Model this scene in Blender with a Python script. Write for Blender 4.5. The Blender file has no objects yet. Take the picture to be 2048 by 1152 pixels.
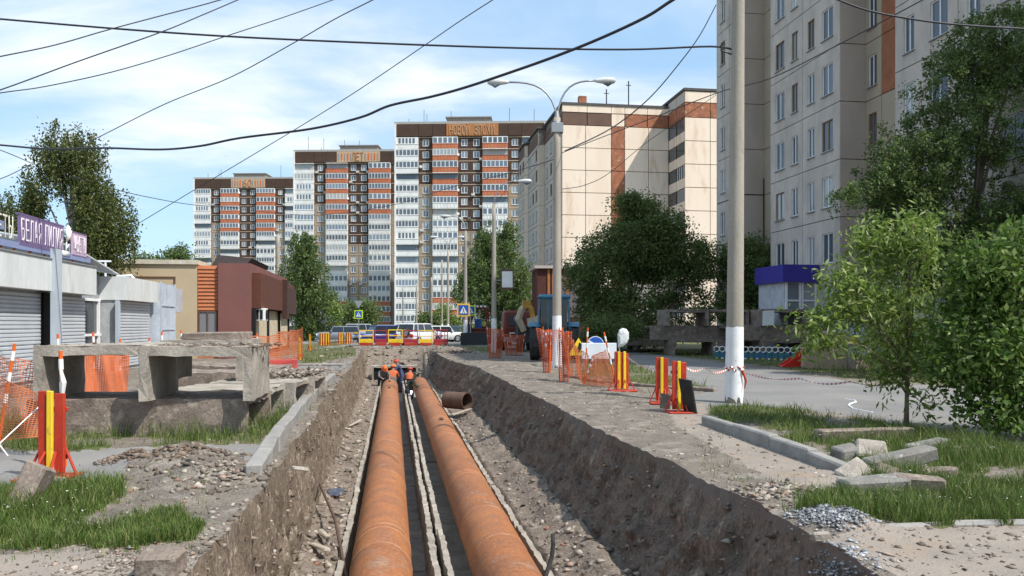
import bpy, math, random
import numpy as np
from mathutils import Vector, Matrix
random.seed(7)
RS = np.random.default_rng(11)
sc = bpy.context.scene
PI = math.pi
# ------------------------------------------------------------------ camera, sky, sun
F, CX, HY, CH = 1600.0, 1024.0, 648.0, 1.6       # focal in pixels, centre, horizon row, eye height
cam = bpy.data.objects.new('camera', bpy.data.cameras.new('camera'))
sc.collection.objects.link(cam)
cam.location = (0, 0, CH); cam.rotation_euler = (PI / 2, 0, 0)
cam.data.sensor_width = 36; cam.data.lens = 36 * F / 2048
cam.data.shift_y = (HY - 576) / 2048
cam.data.clip_start = 0.1; cam.data.clip_end = 3000
sc.camera = cam
A = math.atan((1024 - 786) / 1600.0)             # the street runs this far to the left of the view
ca, sa = math.cos(A), math.sin(A)
SUN_EL = math.radians(52.5)
az = math.radians(50)
sv = Vector((math.sin(az) * ca + math.cos(az) * sa, math.sin(az) * sa - math.cos(az) * ca, 0)).normalized()
sun_to = Vector((sv.x * math.cos(SUN_EL), sv.y * math.cos(SUN_EL), math.sin(SUN_EL)))
sl = bpy.data.lights.new('sun', 'SUN'); sl.energy = 4.15; sl.angle = math.radians(0.6); sl.color = (1, 0.955, 0.88)
so = bpy.data.objects.new('sun', sl); sc.collection.objects.link(so)
so.rotation_euler = sun_to.to_track_quat('Z', 'Y').to_euler()
w = bpy.data.worlds.new('World'); sc.world = w; w.use_nodes = True
nt = w.node_tree; nt.nodes.clear()
def N(nt, typ, **kw):
    n = nt.nodes.new(typ)
    for k, v in kw.items():
        if k.startswith('i_'): n.inputs[int(k[2:]) if k[2:].isdigit() else k[2:]].default_value = v
        else: setattr(n, k, v)
    return n
def math_node(nt, op, a, b=None, clamp=False):
    n = N(nt, 'ShaderNodeMath', operation=op); n.use_clamp = clamp
    for i, v in enumerate((a, b)):
        if v is None: continue
        if isinstance(v, (int, float)): n.inputs[i].default_value = v
        else: nt.links.new(v, n.inputs[i])
    return n.outputs[0]
def ramp(nt, fac, stops):
    r = N(nt, 'ShaderNodeValToRGB'); e = r.color_ramp.elements
    while len(e) < len(stops): e.new(0.5)
    for el, (p, c) in zip(e, stops):
        el.position = p; el.color = (c[0], c[1], c[2], 1) if not isinstance(c, (int, float)) else (c, c, c, 1)
    nt.links.new(fac, r.inputs[0]); return r.outputs[0]
sky = N(nt, 'ShaderNodeTexSky', sky_type='NISHITA'); sky.sun_disc = False
sky.sun_elevation = SUN_EL; sky.sun_rotation = math.atan2(sv.x, sv.y)
sky.air_density = 1.0; sky.dust_density = 1.2; sky.ozone_density = 2.0
tc = N(nt, 'ShaderNodeTexCoord'); sep = N(nt, 'ShaderNodeSeparateXYZ'); nt.links.new(tc.outputs['Generated'], sep.inputs[0])
zz = math_node(nt, 'ADD', math_node(nt, 'MAXIMUM', sep.outputs[2], 0.0), 0.16)
cmb = N(nt, 'ShaderNodeCombineXYZ')
nt.links.new(math_node(nt, 'DIVIDE', sep.outputs[0], zz), cmb.inputs[0]); nt.links.new(math_node(nt, 'DIVIDE', sep.outputs[1], zz), cmb.inputs[1])
mp = N(nt, 'ShaderNodeMapping'); mp.inputs['Location'].default_value = (8.7, 2.3, 0); mp.inputs['Rotation'].default_value = (0, 0, 0.35)
mp.inputs['Scale'].default_value = (0.55, 1.0, 1); nt.links.new(cmb.outputs[0], mp.inputs[0])
n1 = N(nt, 'ShaderNodeTexNoise', i_Scale=1.25, i_Detail=9.0, i_Roughness=0.56, i_Distortion=0.35); nt.links.new(mp.outputs[0], n1.inputs[0])
n2 = N(nt, 'ShaderNodeTexNoise', i_Scale=0.5, i_Detail=4.0, i_Roughness=0.5); nt.links.new(mp.outputs[0], n2.inputs[0])
cl = math_node(nt, 'ADD', math_node(nt, 'MULTIPLY', n1.outputs[0], 0.7), math_node(nt, 'MULTIPLY', n2.outputs[0], 0.3))
veil = ramp(nt, cl, [(0.40, 0.50), (0.50, 0.62), (0.58, 0.86), (0.66, 1.0)])
shade = ramp(nt, n1.outputs[0], [(0.42, (2.6, 4.1, 5.6)), (0.52, (3.4, 4.5, 5.6)), (0.60, (4.9, 5.4, 5.8)), (0.68, (6.1, 6.15, 6.2)), (0.8, (5.2, 5.4, 5.8))])
mixc = N(nt, 'ShaderNodeMix', data_type='RGBA'); nt.links.new(veil, mixc.inputs[0]); nt.links.new(sky.outputs[0], mixc.inputs[6]); nt.links.new(shade, mixc.inputs[7])
bg = N(nt, 'ShaderNodeBackground', i_Strength=0.15); nt.links.new(mixc.outputs[2], bg.inputs[0])
wo = N(nt, 'ShaderNodeOutputWorld'); nt.links.new(bg.outputs[0], wo.inputs[0])
sc.view_settings.view_transform = 'Standard'; sc.view_settings.look = 'None'
sc.view_settings.exposure = 0.44; sc.view_settings.gamma = 1.0; sc.view_settings.use_curve_mapping = False
# ------------------------------------------------------------------ helpers
def P(px, py, z=0.0):
    """point of the plane at height z seen at a pixel of the photo"""
    Y = F * (CH - z) / (py - HY); return ((px - CX) / F * Y, Y)
def at(px, py, Y): return Vector(((px - CX) / F * Y, Y, CH - (py - HY) / F * Y))
def WX(px, Y): return (px - CX) / F * Y
def SP(s, t, z=0.0): return Vector((t * ca - s * sa, t * sa + s * ca, z))
def ST(X, Y): return (-X * sa + Y * ca, X * ca + Y * sa)     # (s, t)
def s_at(px, t):
    k = (px - CX) / F; return t * (ca - k * sa) / (sa + k * ca)
def tag(o, label=None, cat=None, group=None, kind=None):
    if label: o['label'] = label
    if cat: o['category'] = cat
    if group: o['group'] = group
    if kind: o['kind'] = kind
    return o
def link(o, parent=None):
    sc.collection.objects.link(o)
    if parent is not None: o.parent = parent
    return o
def empty(name, loc, rz=0.0, label=None, cat=None, group=None):
    o = bpy.data.objects.new(name, None); o.empty_display_size = 0.2; link(o)
    o.location = loc; o.rotation_euler = (0, 0, rz); tag(o, label, cat, group); return o
def copy_tree(o, parent=None):
    c = o.copy(); link(c, parent)
    for ch in o.children: copy_tree(ch, c)
    return c
class MB:
    def __init__(s): s.v = []; s.f = []; s.m = []
    def add(s, vs, fs, m=0):
        b = len(s.v); s.v += [tuple(v) for v in vs]; s.f += [tuple(i + b for i in f) for f in fs]; s.m += [m] * len(fs)
    def box(s, x0, x1, y0, y1, z0, z1, m=0, M=None):
        vs = [Vector((x, y, z)) for z in (z0, z1) for y in (y0, y1) for x in (x0, x1)]
        if M is not None: vs = [M @ v for v in vs]
        s.add(vs, [(0, 2, 3, 1), (4, 5, 7, 6), (0, 1, 5, 4), (2, 6, 7, 3), (0, 4, 6, 2), (1, 3, 7, 5)], m); return s
    def bbox(s, x0, x1, y0, y1, z0, z1, m=0, M=None, jit=0.0, ch=0.015):
        """box with chamfered, slightly uneven corners"""
        pts = []; ch = min(ch, (x1-x0)*.3, (y1-y0)*.3, (z1-z0)*.3)
        for sz in (0, 1):
            for sy in (0, 1):
                for sx in (0, 1):
                    c = Vector((x1 if sx else x0, y1 if sy else y0, z1 if sz else z0))
                    c += Vector((random.uniform(-jit, jit), random.uniform(-jit, jit), random.uniform(-jit, jit)))
                    dx, dy, dz = (-ch if sx else ch), (-ch if sy else ch), (-ch if sz else ch)
                    pts += [c + Vector((0, dy, dz)), c + Vector((dx, 0, dz)), c + Vector((dx, dy, 0))]
        if M is not None: pts = [M @ p for p in pts]
        i = lambda sx, sy, sz, k: (sz * 4 + sy * 2 + sx) * 3 + k
        fs = []
        for a in (0, 1):
            q = [i(a, 0, 0, 0), i(a, 1, 0, 0), i(a, 1, 1, 0), i(a, 0, 1, 0)]; fs.append(q if a else q[::-1])
            q = [i(0, a, 0, 1), i(1, a, 0, 1), i(1, a, 1, 1), i(0, a, 1, 1)]; fs.append(q[::-1] if a else q)
            q = [i(0, 0, a, 2), i(1, 0, a, 2), i(1, 1, a, 2), i(0, 1, a, 2)]; fs.append(q if a else q[::-1])
        for a in (0, 1):
            for b in (0, 1):
                fs.append([i(a, b, 0, 0), i(a, b, 1, 0), i(a, b, 1, 1), i(a, b, 0, 1)])
                fs.append([i(a, 0, b, 0), i(a, 1, b, 0), i(a, 1, b, 2), i(a, 0, b, 2)])
                fs.append([i(0, a, b, 1), i(1, a, b, 1), i(1, a, b, 2), i(0, a, b, 2)])
        for a in (0, 1):
            for b in (0, 1):
                for c in (0, 1): fs.append([i(a, b, c, 0), i(a, b, c, 1), i(a, b, c, 2)])
        s.add(pts, fs, m); return s
    def tube(s, pts, r, n=8, m=0, cap=True):
        pts = [Vector(p) for p in pts]; L = len(pts)
        rs = r if isinstance(r, (list, tuple)) else [r] * L
        b = len(s.v); fs = []; ref = None
        for k, p in enumerate(pts):
            d = (pts[min(k + 1, L - 1)] - pts[max(k - 1, 0)]).normalized()
            if ref is None: ref = Vector((0, 0, 1)) if abs(d.z) < 0.9 else Vector((1, 0, 0))
            u = d.cross(ref).normalized(); v = d.cross(u).normalized(); ref = -v if abs(v.dot(ref)) > .01 and v.dot(ref) < 0 else v
            u = d.cross(ref).normalized(); v = d.cross(u)
            for j in range(n):
                a = 2 * PI * j / n; s.v.append(tuple(p + (u * math.cos(a) + v * math.sin(a)) * rs[k]))
        for k in range(L - 1):
            for j in range(n):
                a0 = b + k * n + j; a1 = b + k * n + (j + 1) % n; fs.append((a0, a1, a1 + n, a0 + n))
        if cap: fs.append(tuple(b + j for j in range(n))[::-1]); fs.append(tuple(b + (L - 1) * n + j for j in range(n)))
        s.f += fs; s.m += [m] * len(fs); return s
    def prism(s, poly, y0, y1, m=0, M=None):
        """polygon in x-z, extruded along y"""
        n = len(poly); vs = [Vector((x, y0, z)) for x, z in poly] + [Vector((x, y1, z)) for x, z in poly]
        if M is not None: vs = [M @ v for v in vs]
        s.add(vs, [tuple(range(n)), tuple(range(2 * n - 1, n - 1, -1))] + [(i, i + n, (i + 1) % n + n, (i + 1) % n) for i in range(n)], m); return s
    def data(s, name, mats, smooth=False):
        me = bpy.data.meshes.new(name); me.from_pydata(s.v, [], s.f)
        for m in (mats if isinstance(mats, (list, tuple)) else [mats]): me.materials.append(m)
        me.polygons.foreach_set('material_index', s.m)
        if smooth: me.polygons.foreach_set('use_smooth', [True] * len(s.f))
        me.update(); return me
    def build(s, name, mats, parent=None, smooth=False, loc=None, rot=None):
        o = bpy.data.objects.new(name, s.data(name, mats, smooth)); link(o, parent)
        if loc is not None: o.location = loc
        if rot is not None: o.rotation_euler = rot
        return o
def inst(name, me, parent=None, loc=(0, 0, 0), rot=(0, 0, 0), scale=None):
    o = bpy.data.objects.new(name, me); link(o, parent); o.location = loc; o.rotation_euler = rot
    if scale: o.scale = scale
    return o
def np_mesh(name, V, Fc, mat, smooth=False, mi=None):
    me = bpy.data.meshes.new(name); V = np.ascontiguousarray(V, dtype=np.float32); Fc = np.ascontiguousarray(Fc, dtype=np.int32)
    n, k = Fc.shape
    me.vertices.add(len(V)); me.vertices.foreach_set('co', V.ravel())
    me.loops.add(n * k); me.loops.foreach_set('vertex_index', Fc.ravel())
    me.polygons.add(n); me.polygons.foreach_set('loop_start', np.arange(0, n * k, k, dtype=np.int32))
    for m in (mat if isinstance(mat, (list, tuple)) else [mat]): me.materials.append(m)
    if mi is not None: me.polygons.foreach_set('material_index', np.asarray(mi, dtype=np.int32))
    if smooth: me.polygons.foreach_set('use_smooth', np.ones(n, dtype=bool))
    me.update(calc_edges=True); return me
T1 = RS.random((256, 256))
def vn(x, y):
    x = np.asarray(x, float); y = np.asarray(y, float)
    xi = np.floor(x).astype(int); yi = np.floor(y).astype(int); fx = x - xi; fy = y - yi
    fx = fx * fx * (3 - 2 * fx); fy = fy * fy * (3 - 2 * fy)
    g = lambda a, b: T1[a & 255, b & 255]
    return (g(xi, yi) * (1 - fx) + g(xi + 1, yi) * fx) * (1 - fy) + (g(xi, yi + 1) * (1 - fx) + g(xi + 1, yi + 1) * fx) * fy
def fbm(x, y, o=4, g=0.5):
    r = 0; a = 1; tot = 0
    for k in range(o): r = r + a * (vn(x * 2 ** k + 17 * k, y * 2 ** k + 5 * k) - 0.5); tot += a; a *= g
    return r / tot * 2
def sstep(a, b, x):
    u = np.clip((x - a) / (b - a), 0, 1); return u * u * (3 - 2 * u)
# ------------------------------------------------------------------ materials
MATS = {}
def mat(name, c1, c2=None, scale=3.0, rough=0.85, bump=0.25, bscale=25.0, metal=0.0, spec=0.3, c3=None, s3=0.8, t3=(0.55, 0.7), stretch=None, island=None, coat=0.0, trans=0.0, fine=0.22, fscale=None):
    if name in MATS: return MATS[name]
    m = bpy.data.materials.new(name); m.use_nodes = True; nt = m.node_tree; nt.nodes.clear(); MATS[name] = m
    out = N(nt, 'ShaderNodeOutputMaterial'); b = N(nt, 'ShaderNodeBsdfPrincipled')
    b.inputs['Roughness'].default_value = rough; b.inputs['Metallic'].default_value = metal; b.inputs['Specular IOR Level'].default_value = spec
    if coat: b.inputs['Coat Weight'].default_value = coat
    geo = N(nt, 'ShaderNodeNewGeometry'); vec = geo.outputs['Position']
    if stretch:
        mpn = N(nt, 'ShaderNodeMapping'); mpn.inputs['Scale'].default_value = stretch; nt.links.new(vec, mpn.inputs[0]); vec = mpn.outputs[0]
    if c2 is None: c2 = tuple(x * 0.78 for x in c1)
    nz = N(nt, 'ShaderNodeTexNoise', i_Scale=scale, i_Detail=7.0, i_Roughness=0.6); nt.links.new(vec, nz.inputs[0])
    if island:
        col = ramp(nt, geo.outputs['Random Per Island'], island)
        mx = N(nt, 'ShaderNodeMix', data_type='RGBA', blend_type='MULTIPLY'); mx.inputs[0].default_value = 0.5
        nt.links.new(col, mx.inputs[6]); nt.links.new(ramp(nt, nz.outputs[0], [(0.3, 0.6), (0.7, 1.25)]), mx.inputs[7]); col = mx.outputs[2]
    else: col = ramp(nt, nz.outputs[0], [(0.36, c1), (0.64, c2)])
    if c3:
        n3 = N(nt, 'ShaderNodeTexNoise', i_Scale=s3, i_Detail=8.0, i_Roughness=0.65, i_Distortion=0.4); nt.links.new(vec, n3.inputs[0])
        mx = N(nt, 'ShaderNodeMix', data_type='RGBA'); nt.links.new(ramp(nt, n3.outputs[0], [(t3[0], 0.0), (t3[1], 1.0)]), mx.inputs[0])
        nt.links.new(col, mx.inputs[6]); mx.inputs[7].default_value = (*c3, 1); col = mx.outputs[2]
    nf = N(nt, 'ShaderNodeTexNoise', i_Scale=fscale or bscale * 1.7, i_Detail=4.0, i_Roughness=0.7); nt.links.new(vec, nf.inputs[0])
    mx = N(nt, 'ShaderNodeMix', data_type='RGBA', blend_type='MULTIPLY'); mx.inputs[0].default_value = 1.0
    nt.links.new(col, mx.inputs[6]); nt.links.new(ramp(nt, nf.outputs[0], [(0.3, 1 - fine), (0.7, 1 + fine)]), mx.inputs[7]); col = mx.outputs[2]
    nt.links.new(col, b.inputs['Base Color'])
    if bump:
        nb = N(nt, 'ShaderNodeTexNoise', i_Scale=bscale, i_Detail=6.0, i_Roughness=0.65); nt.links.new(vec, nb.inputs[0])
        bp = N(nt, 'ShaderNodeBump', i_Strength=bump, i_Distance=0.03); nt.links.new(nb.outputs[0], bp.inputs['Height']); nt.links.new(bp.outputs[0], b.inputs['Normal'])
    if trans:
        tr = N(nt, 'ShaderNodeBsdfTranslucent'); nt.links.new(col, tr.inputs[0]); ms = N(nt, 'ShaderNodeMixShader', i_0=trans)
        nt.links.new(b.outputs[0], ms.inputs[1]); nt.links.new(tr.outputs[0], ms.inputs[2]); nt.links.new(ms.outputs[0], out.inputs[0])
    else: nt.links.new(b.outputs[0], out.inputs[0])
    return m
def paint(name, c, rough=0.5, var=0.9, **k):
    return mat(name, c, tuple(x * var for x in c), scale=k.pop('scale', 2.5), rough=rough, bump=k.pop('bump', 0.05), bscale=40, fine=k.pop('fine', 0.07), **k)
def emis(name, c, st):
    m = bpy.data.materials.new(name); m.use_nodes = True; b = m.node_tree.nodes['Principled BSDF']
    b.inputs['Emission Color'].default_value = (*c, 1); b.inputs['Emission Strength'].default_value = st; return m
soil = mat('trench_soil', (0.170, 0.132, 0.102), (0.088, 0.070, 0.056), scale=3.2, bump=1.0, bscale=17, c3=(0.27, 0.22, 0.175), s3=7.0, t3=(0.58, 0.70), stretch=(1, 1, 0.5), fine=0.55, fscale=38)
def layer(m, col, z0):
    nt = m.node_tree; b = next(n for n in nt.nodes if n.type == 'BSDF_PRINCIPLED'); src = b.inputs['Base Color'].links[0].from_socket
    g = N(nt, 'ShaderNodeNewGeometry'); sp = N(nt, 'ShaderNodeSeparateXYZ'); nt.links.new(g.outputs['Position'], sp.inputs[0]); nz = N(nt, 'ShaderNodeTexNoise', i_Scale=3.0, i_Detail=5.0); nt.links.new(g.outputs['Position'], nz.inputs[0])
    h = math_node(nt, 'ADD', sp.outputs[2], math_node(nt, 'MULTIPLY', math_node(nt, 'SUBTRACT', nz.outputs[0], .5), .22))
    mx = N(nt, 'ShaderNodeMix', data_type='RGBA'); nt.links.new(ramp(nt, math_node(nt, 'ADD', h, 1.0), [(1 + z0 - .015, 0.0), (1 + z0 + .015, 1.0)]), mx.inputs[0]); nt.links.new(src, mx.inputs[6]); mx.inputs[7].default_value = (*col, 1); nt.links.new(mx.outputs[2], b.inputs['Base Color'])
layer(soil, (.14, .115, .095), -.08)
soil_l = mat('sunlit_wall_soil', (0.205, 0.158, 0.115), (0.115, 0.088, 0.064), scale=4.0, bump=1.0, bscale=20, c3=(0.37, 0.31, 0.25), s3=10.0, t3=(0.57, 0.66), stretch=(1, 1, 0.6), fine=0.5, fscale=42)  # left wall soil, lighter than the right: sunlight on it put into the colour
# lower ledges and floor are paler rubble soil
ledge = mat('ledge_soil', (0.235, 0.19, 0.15), (0.135, 0.105, 0.08), scale=4.5, bump=1.0, bscale=24, c3=(0.36, 0.31, 0.26), s3=9.0, t3=(0.56, 0.66), fine=0.5, fscale=45)
dirt = mat('dirt', (0.205, 0.172, 0.138), (0.14, 0.118, 0.098), scale=2.6, bump=0.9, bscale=26, c3=(0.275, 0.242, 0.205), s3=2.2, t3=(0.52, 0.66), fine=0.5, fscale=50)
old_asph = mat('worn_asphalt', (0.285, 0.24, 0.20), (0.225, 0.195, 0.168), scale=1.1, bump=0.35, bscale=45, c3=(0.30, 0.225, 0.16), s3=1.3, t3=(0.55, 0.68), fine=0.26, fscale=80)
asph = mat('asphalt', (0.215, 0.205, 0.195), (0.17, 0.165, 0.16), scale=0.5, bump=0.25, bscale=60, c3=(0.25, 0.235, 0.215), s3=0.35, t3=(0.5, 0.7), fine=0.2, fscale=90)
turf = mat('turf_soil', (0.075, 0.095, 0.028), (0.12, 0.11, 0.055), scale=1.8, bump=0.7, bscale=25, c3=(0.17, 0.14, 0.09), s3=1.1, t3=(0.56, 0.7), fine=0.4)
field = mat('far_field', (0.075, 0.10, 0.03), (0.12, 0.12, 0.06), scale=0.05, bump=0.0)
GRASSI = [(0.0, (0.042, 0.080, 0.014)), (0.35, (0.085, 0.145, 0.026)), (0.7, (0.135, 0.20, 0.042)), (0.88, (0.21, 0.24, 0.075)), (1.0, (0.33, 0.29, 0.15))]
grass_m = mat('grass_blades', (0.07, 0.14, 0.02), rough=0.6, bump=0, island=GRASSI, trans=0.3, fine=0.05, spec=0.25)
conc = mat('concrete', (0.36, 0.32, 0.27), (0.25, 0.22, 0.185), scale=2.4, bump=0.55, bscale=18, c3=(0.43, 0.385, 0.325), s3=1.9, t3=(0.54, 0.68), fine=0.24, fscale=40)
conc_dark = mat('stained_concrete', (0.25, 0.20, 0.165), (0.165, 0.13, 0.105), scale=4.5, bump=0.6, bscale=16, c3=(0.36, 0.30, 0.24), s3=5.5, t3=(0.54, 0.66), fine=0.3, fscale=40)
slab_m = mat('slab_grey', (0.235, 0.22, 0.198), (0.155, 0.145, 0.13), scale=4, bump=0.5, bscale=22, c3=(.38, .36, .33), s3=5, t3=(.55, .66), fine=0.2)
conc_kerb = mat('kerb_concrete', (0.30, 0.285, 0.265), (0.22, 0.21, 0.195), scale=3, bump=0.3, bscale=30, fine=0.15)
conc_pole = mat('pole_concrete', (0.37, 0.33, 0.275), (0.30, 0.27, 0.225), scale=1.8, bump=0.25, bscale=35, stretch=(1, 1, 0.3), c3=(0.24, 0.215, 0.18), s3=3.5, t3=(0.6, 0.75), fine=0.16)
rust = mat('rusty_steel', (0.335, 0.128, 0.048), (0.235, 0.098, 0.045), scale=1.6, rough=0.68, bump=0.35, bscale=26, c3=(0.30, 0.17, 0.105), s3=3.2, t3=(0.50, 0.70), spec=0.3, fine=0.3, fscale=22)
rust_b = mat('rusty_steel_fresh', (0.375, 0.145, 0.048), (0.275, 0.108, 0.046), scale=2.2, rough=0.62, bump=0.3, bscale=26, c3=(0.215, 0.11, 0.065), s3=1.9, t3=(0.50, 0.72), spec=0.35, fine=0.28, fscale=22)
rust_d = mat('old_pipe_steel', (0.075, 0.05, 0.04), (0.13, 0.075, 0.05), scale=4, rough=0.7, bump=0.4)
weld_m = mat('weld_line', (0.44, 0.21, 0.11), (0.30, 0.13, 0.06), scale=8, rough=0.5, bump=0.1)
STONEI = [(0.0, (0.10, 0.082, 0.066)), (0.4, (0.20, 0.16, 0.125)), (0.7, (0.30, 0.255, 0.21)), (0.88, (0.42, 0.37, 0.31)), (0.95, (0.26, 0.12, 0.075)), (1.0, (0.50, 0.46, 0.41))]
stone_m = mat('loose_stones', (0.3, 0.27, 0.23), island=STONEI, bump=0.3, bscale=60, fine=0.2)
soilI = mat('soil_clods', (0.2, 0.15, 0.11), island=[(0, (0.085, 0.062, 0.045)), (0.6, (0.17, 0.125, 0.092)), (1, (0.27, 0.21, 0.16))], bump=0.3, bscale=60)
gravI = mat('blue_gravel', (0.3, 0.3, 0.3), island=[(0, (0.10, 0.105, 0.115)), (0.5, (0.24, 0.25, 0.265)), (1, (0.50, 0.50, 0.50))], bump=0.2, bscale=60)
white = paint('white_paint', (0.78, 0.78, 0.77), c3=(0.5, 0.47, 0.42), s3=4, t3=(0.62, 0.75))
whitewash = mat('whitewash', (0.80, 0.80, 0.80), (0.72, 0.72, 0.72), scale=4, bump=0.3, bscale=30, c3=(0.42, 0.39, 0.35), s3=5.5, t3=(0.63, 0.70), fine=0.06)
pvc = paint('white_window_frame', (0.80, 0.80, 0.80), rough=0.4)
wood_f = paint('brown_window_frame', (0.26, 0.15, 0.075), rough=0.6)
red = mat('red_steel_paint', (0.45, 0.045, 0.018), (0.36, 0.03, 0.014), scale=5, rough=0.5, bump=0.1, c3=(0.22, 0.05, 0.03), s3=9, t3=(0.62, 0.72), fine=0.1)
orange = paint('orange_paint', (0.72, 0.13, 0.02), rough=0.5)
yellow = paint('yellow_paint', (0.80, 0.55, 0.03), rough=0.5, c3=(0.5, 0.3, 0.05), s3=9, t3=(0.64, 0.72))
net_m = mat('orange_net', (0.80, 0.24, 0.10), (0.68, 0.20, 0.085), scale=6, rough=0.5, bump=0, trans=0.35, fine=0.05)
stripe_w = paint('reflective_white', (0.80, 0.78, 0.75), rough=0.4)
rubber = mat('black_rubber', (0.025, 0.025, 0.026), (0.04, 0.038, 0.036), scale=6, rough=0.8)
dark = paint('dark_interior', (0.012, 0.012, 0.013), rough=0.9)
cable_m = paint('black_cable', (0.035, 0.035, 0.045), rough=0.5)
steel = paint('grey_steel', (0.34, 0.35, 0.36), rough=0.45, metal=0.4)
def glass(name, c, rough=0.08, spec=0.7):
    m = bpy.data.materials.new(name); m.use_nodes = True; nt = m.node_tree; b = nt.nodes['Principled BSDF']
    oi = N(nt, 'ShaderNodeObjectInfo'); col = ramp(nt, oi.outputs['Random'], [(0.0, tuple(x * 0.5 for x in c)), (0.6, c), (0.85, tuple(x * 1.6 for x in c)), (1.0, (0.42, 0.42, 0.40))])
    nt.links.new(col, b.inputs['Base Color']); b.inputs['Roughness'].default_value = rough; b.inputs['Specular IOR Level'].default_value = spec
    nz = N(nt, 'ShaderNodeTexNoise', i_Scale=0.7); bp = N(nt, 'ShaderNodeBump', i_Strength=0.12, i_Distance=0.1)
    g = N(nt, 'ShaderNodeNewGeometry'); nt.links.new(g.outputs['Position'], nz.inputs[0]); nt.links.new(nz.outputs[0], bp.inputs['Height']); nt.links.new(bp.outputs[0], b.inputs['Normal'])
    return m
glass_m = glass('window_glass', (0.07, 0.08, 0.095)); glass_b = glass('balcony_glass', (0.13, 0.17, 0.22), 0.15); car_glass = glass('car_glass', (0.02, 0.025, 0.03), 0.05)
dg_ = next(n for n in car_glass.node_tree.nodes if n.type == 'VALTORGB').color_ramp; dg_.elements[3].color = (.05, .06, .07, 1)
# ------------------------------------------------------------------ ground: zones, height, trench
def poly_px(pts): return np.array([P(*p) for p in pts])
def inpoly(X, Y, poly):
    r = np.zeros(X.shape, bool); n = len(poly); j = n - 1
    for i in range(n):
        xi, yi = poly[i]; xj, yj = poly[j]
        c = ((yi > Y) != (yj > Y)) & (X < (xj - xi) * (Y - yi) / (yj - yi + 1e-12) + xi); r ^= c; j = i
    return r
Z_GRASS = [
 [(-500, 812), (62, 850), (130, 868), (330, 868), (497, 868), (560, 835), (612, 800), (648, 785), (560, 868), (520, 886), (330, 893), (240, 899), (130, 908), (0, 903), (-500, 895)],
 [(-700, 985), (0, 985), (70, 958), (150, 968), (246, 975), (252, 1010), (205, 1022), (150, 1040), (215, 1052), (330, 1022), (398, 1050), (400, 1088), (300, 1098), (150, 1098), (0, 1112), (-700, 1120)],
 [(600, 700), (700, 694), (698, 712), (650, 726), (600, 728)], [(606, 732), (690, 728), (680, 740), (606, 748)],
 [(500, 700), (560, 692), (700, 680), (690, 690), (600, 700)],
 [(1415, 815), (1500, 812), (1640, 826), (1780, 850), (1900, 868), (2048, 898), (2900, 985), (2900, 1046), (2048, 1046), (1750, 1050), (1640, 1052), (1585, 1048), (1640, 1008), (1700, 985), (1760, 960), (1690, 936), (1620, 905), (1548, 878), (1480, 858), (1412, 832)],
 [(1150, 752), (1165, 732), (1235, 722), (1300, 742), (1372, 764), (1432, 779), (1330, 776), (1260, 770), (1200, 762)],
 [(1236, 690), (1300, 702), (1420, 717), (1560, 738), (1640, 751), (1760, 766), (1880, 766), (2048, 776), (2900, 790), (2900, 700), (1700, 686), (1236, 678)],
 [(905, 690), (975, 694), (1010, 706), (985, 708), (960, 703), (915, 697)],
]
Z_PATH = [[(-900, 902), (0, 904), (110, 908), (250, 898), (330, 893), (520, 887), (532, 905), (505, 940), (440, 925), (400, 912), (330, 912), (262, 935), (240, 968), (140, 962), (60, 958), (0, 975), (-900, 980)],
          [(575, 762), (660, 752), (640, 790), (600, 800), (565, 830), (548, 800)], [(600, 730), (700, 722), (690, 738), (600, 752)]]
Z_WORN = [[(-900, 1112), (0, 1112), (140, 1104), (300, 1100), (372, 1098), (395, 1130), (500, 1300), (-900, 1300)],
          [(1655, 1090), (1690, 1072), (1755, 1056), (2048, 1053), (2900, 1050), (2900, 1500), (1800, 1500), (1790, 1152)],
          [(1330, 815), (1400, 800), (1420, 835), (1500, 868), (1600, 905), (1690, 950), (1700, 985), (1620, 990), (1560, 975), (1450, 905), (1350, 850)]]
Z_ROAD = [[(1240, 702), (1330, 712), (1450, 727), (1560, 742), (1640, 756), (1760, 770), (1880, 770), (2048, 780), (2900, 800), (2900, 970), (2048, 892), (1900, 865), (1780, 846), (1700, 830), (1560, 812), (1430, 812), (1350, 815), (1380, 790), (1432, 781), (1372, 764), (1300, 742), (1236, 720)]]
ZP = [[poly_px(p) for p in z] for z in (Z_GRASS, Z_PATH, Z_WORN, Z_ROAD)]
def zone(X, Y):
    """0 dirt 1 grass 2 path 3 worn 4 road"""
    d = np.clip(Y / 12, 0.6, 4)
    Xw = X + fbm(X * 1.7 / d, Y * 1.7 / d, 5, .7) * 0.30 * d; Yw = Y + fbm(X * 1.7 / d + 50, Y * 1.7 / d + 9, 5, .7) * 0.40 * d
    s, t = ST(X, Y); z = np.zeros(X.shape, int)
    z[(np.abs(t) > 14) | (s > 62)] = 1; z[(t < -10) & (s < 40)] = 0
    z[(s > 56) & (s < 112)] = 4; z[(s > 112)] = 1
    for p in ZP[0]: z[inpoly(Xw, Yw, p)] = 1
    for k, zz in ((2, 1), (4, 3), (3, 2)):
        for p in ZP[zz]: z[inpoly(X + (Xw - X) * 0.35, Y + (Yw - Y) * 0.35, p)] = k
    z[(z == 1) & (fbm(X * 1.1 + 3, Y * 1.1, 4) > 0.24) & (Y < 30)] = 0
    return z
D = 1.36
def tl_(s): return -1.20 - 0.012 * s - 0.13 * fbm(s * 0.55, s * 0 + 3, 4)
def bl_(s): return np.minimum(-1.06 - 0.009 * s + 0.05 * fbm(s * 0.9, s * 0 + 8, 3), -0.74)
def br_(s): return 2.55 - 0.55 * sstep(24, 40, s) + 0.12 * fbm(s * 0.5, s * 0 + 13, 4)
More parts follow.
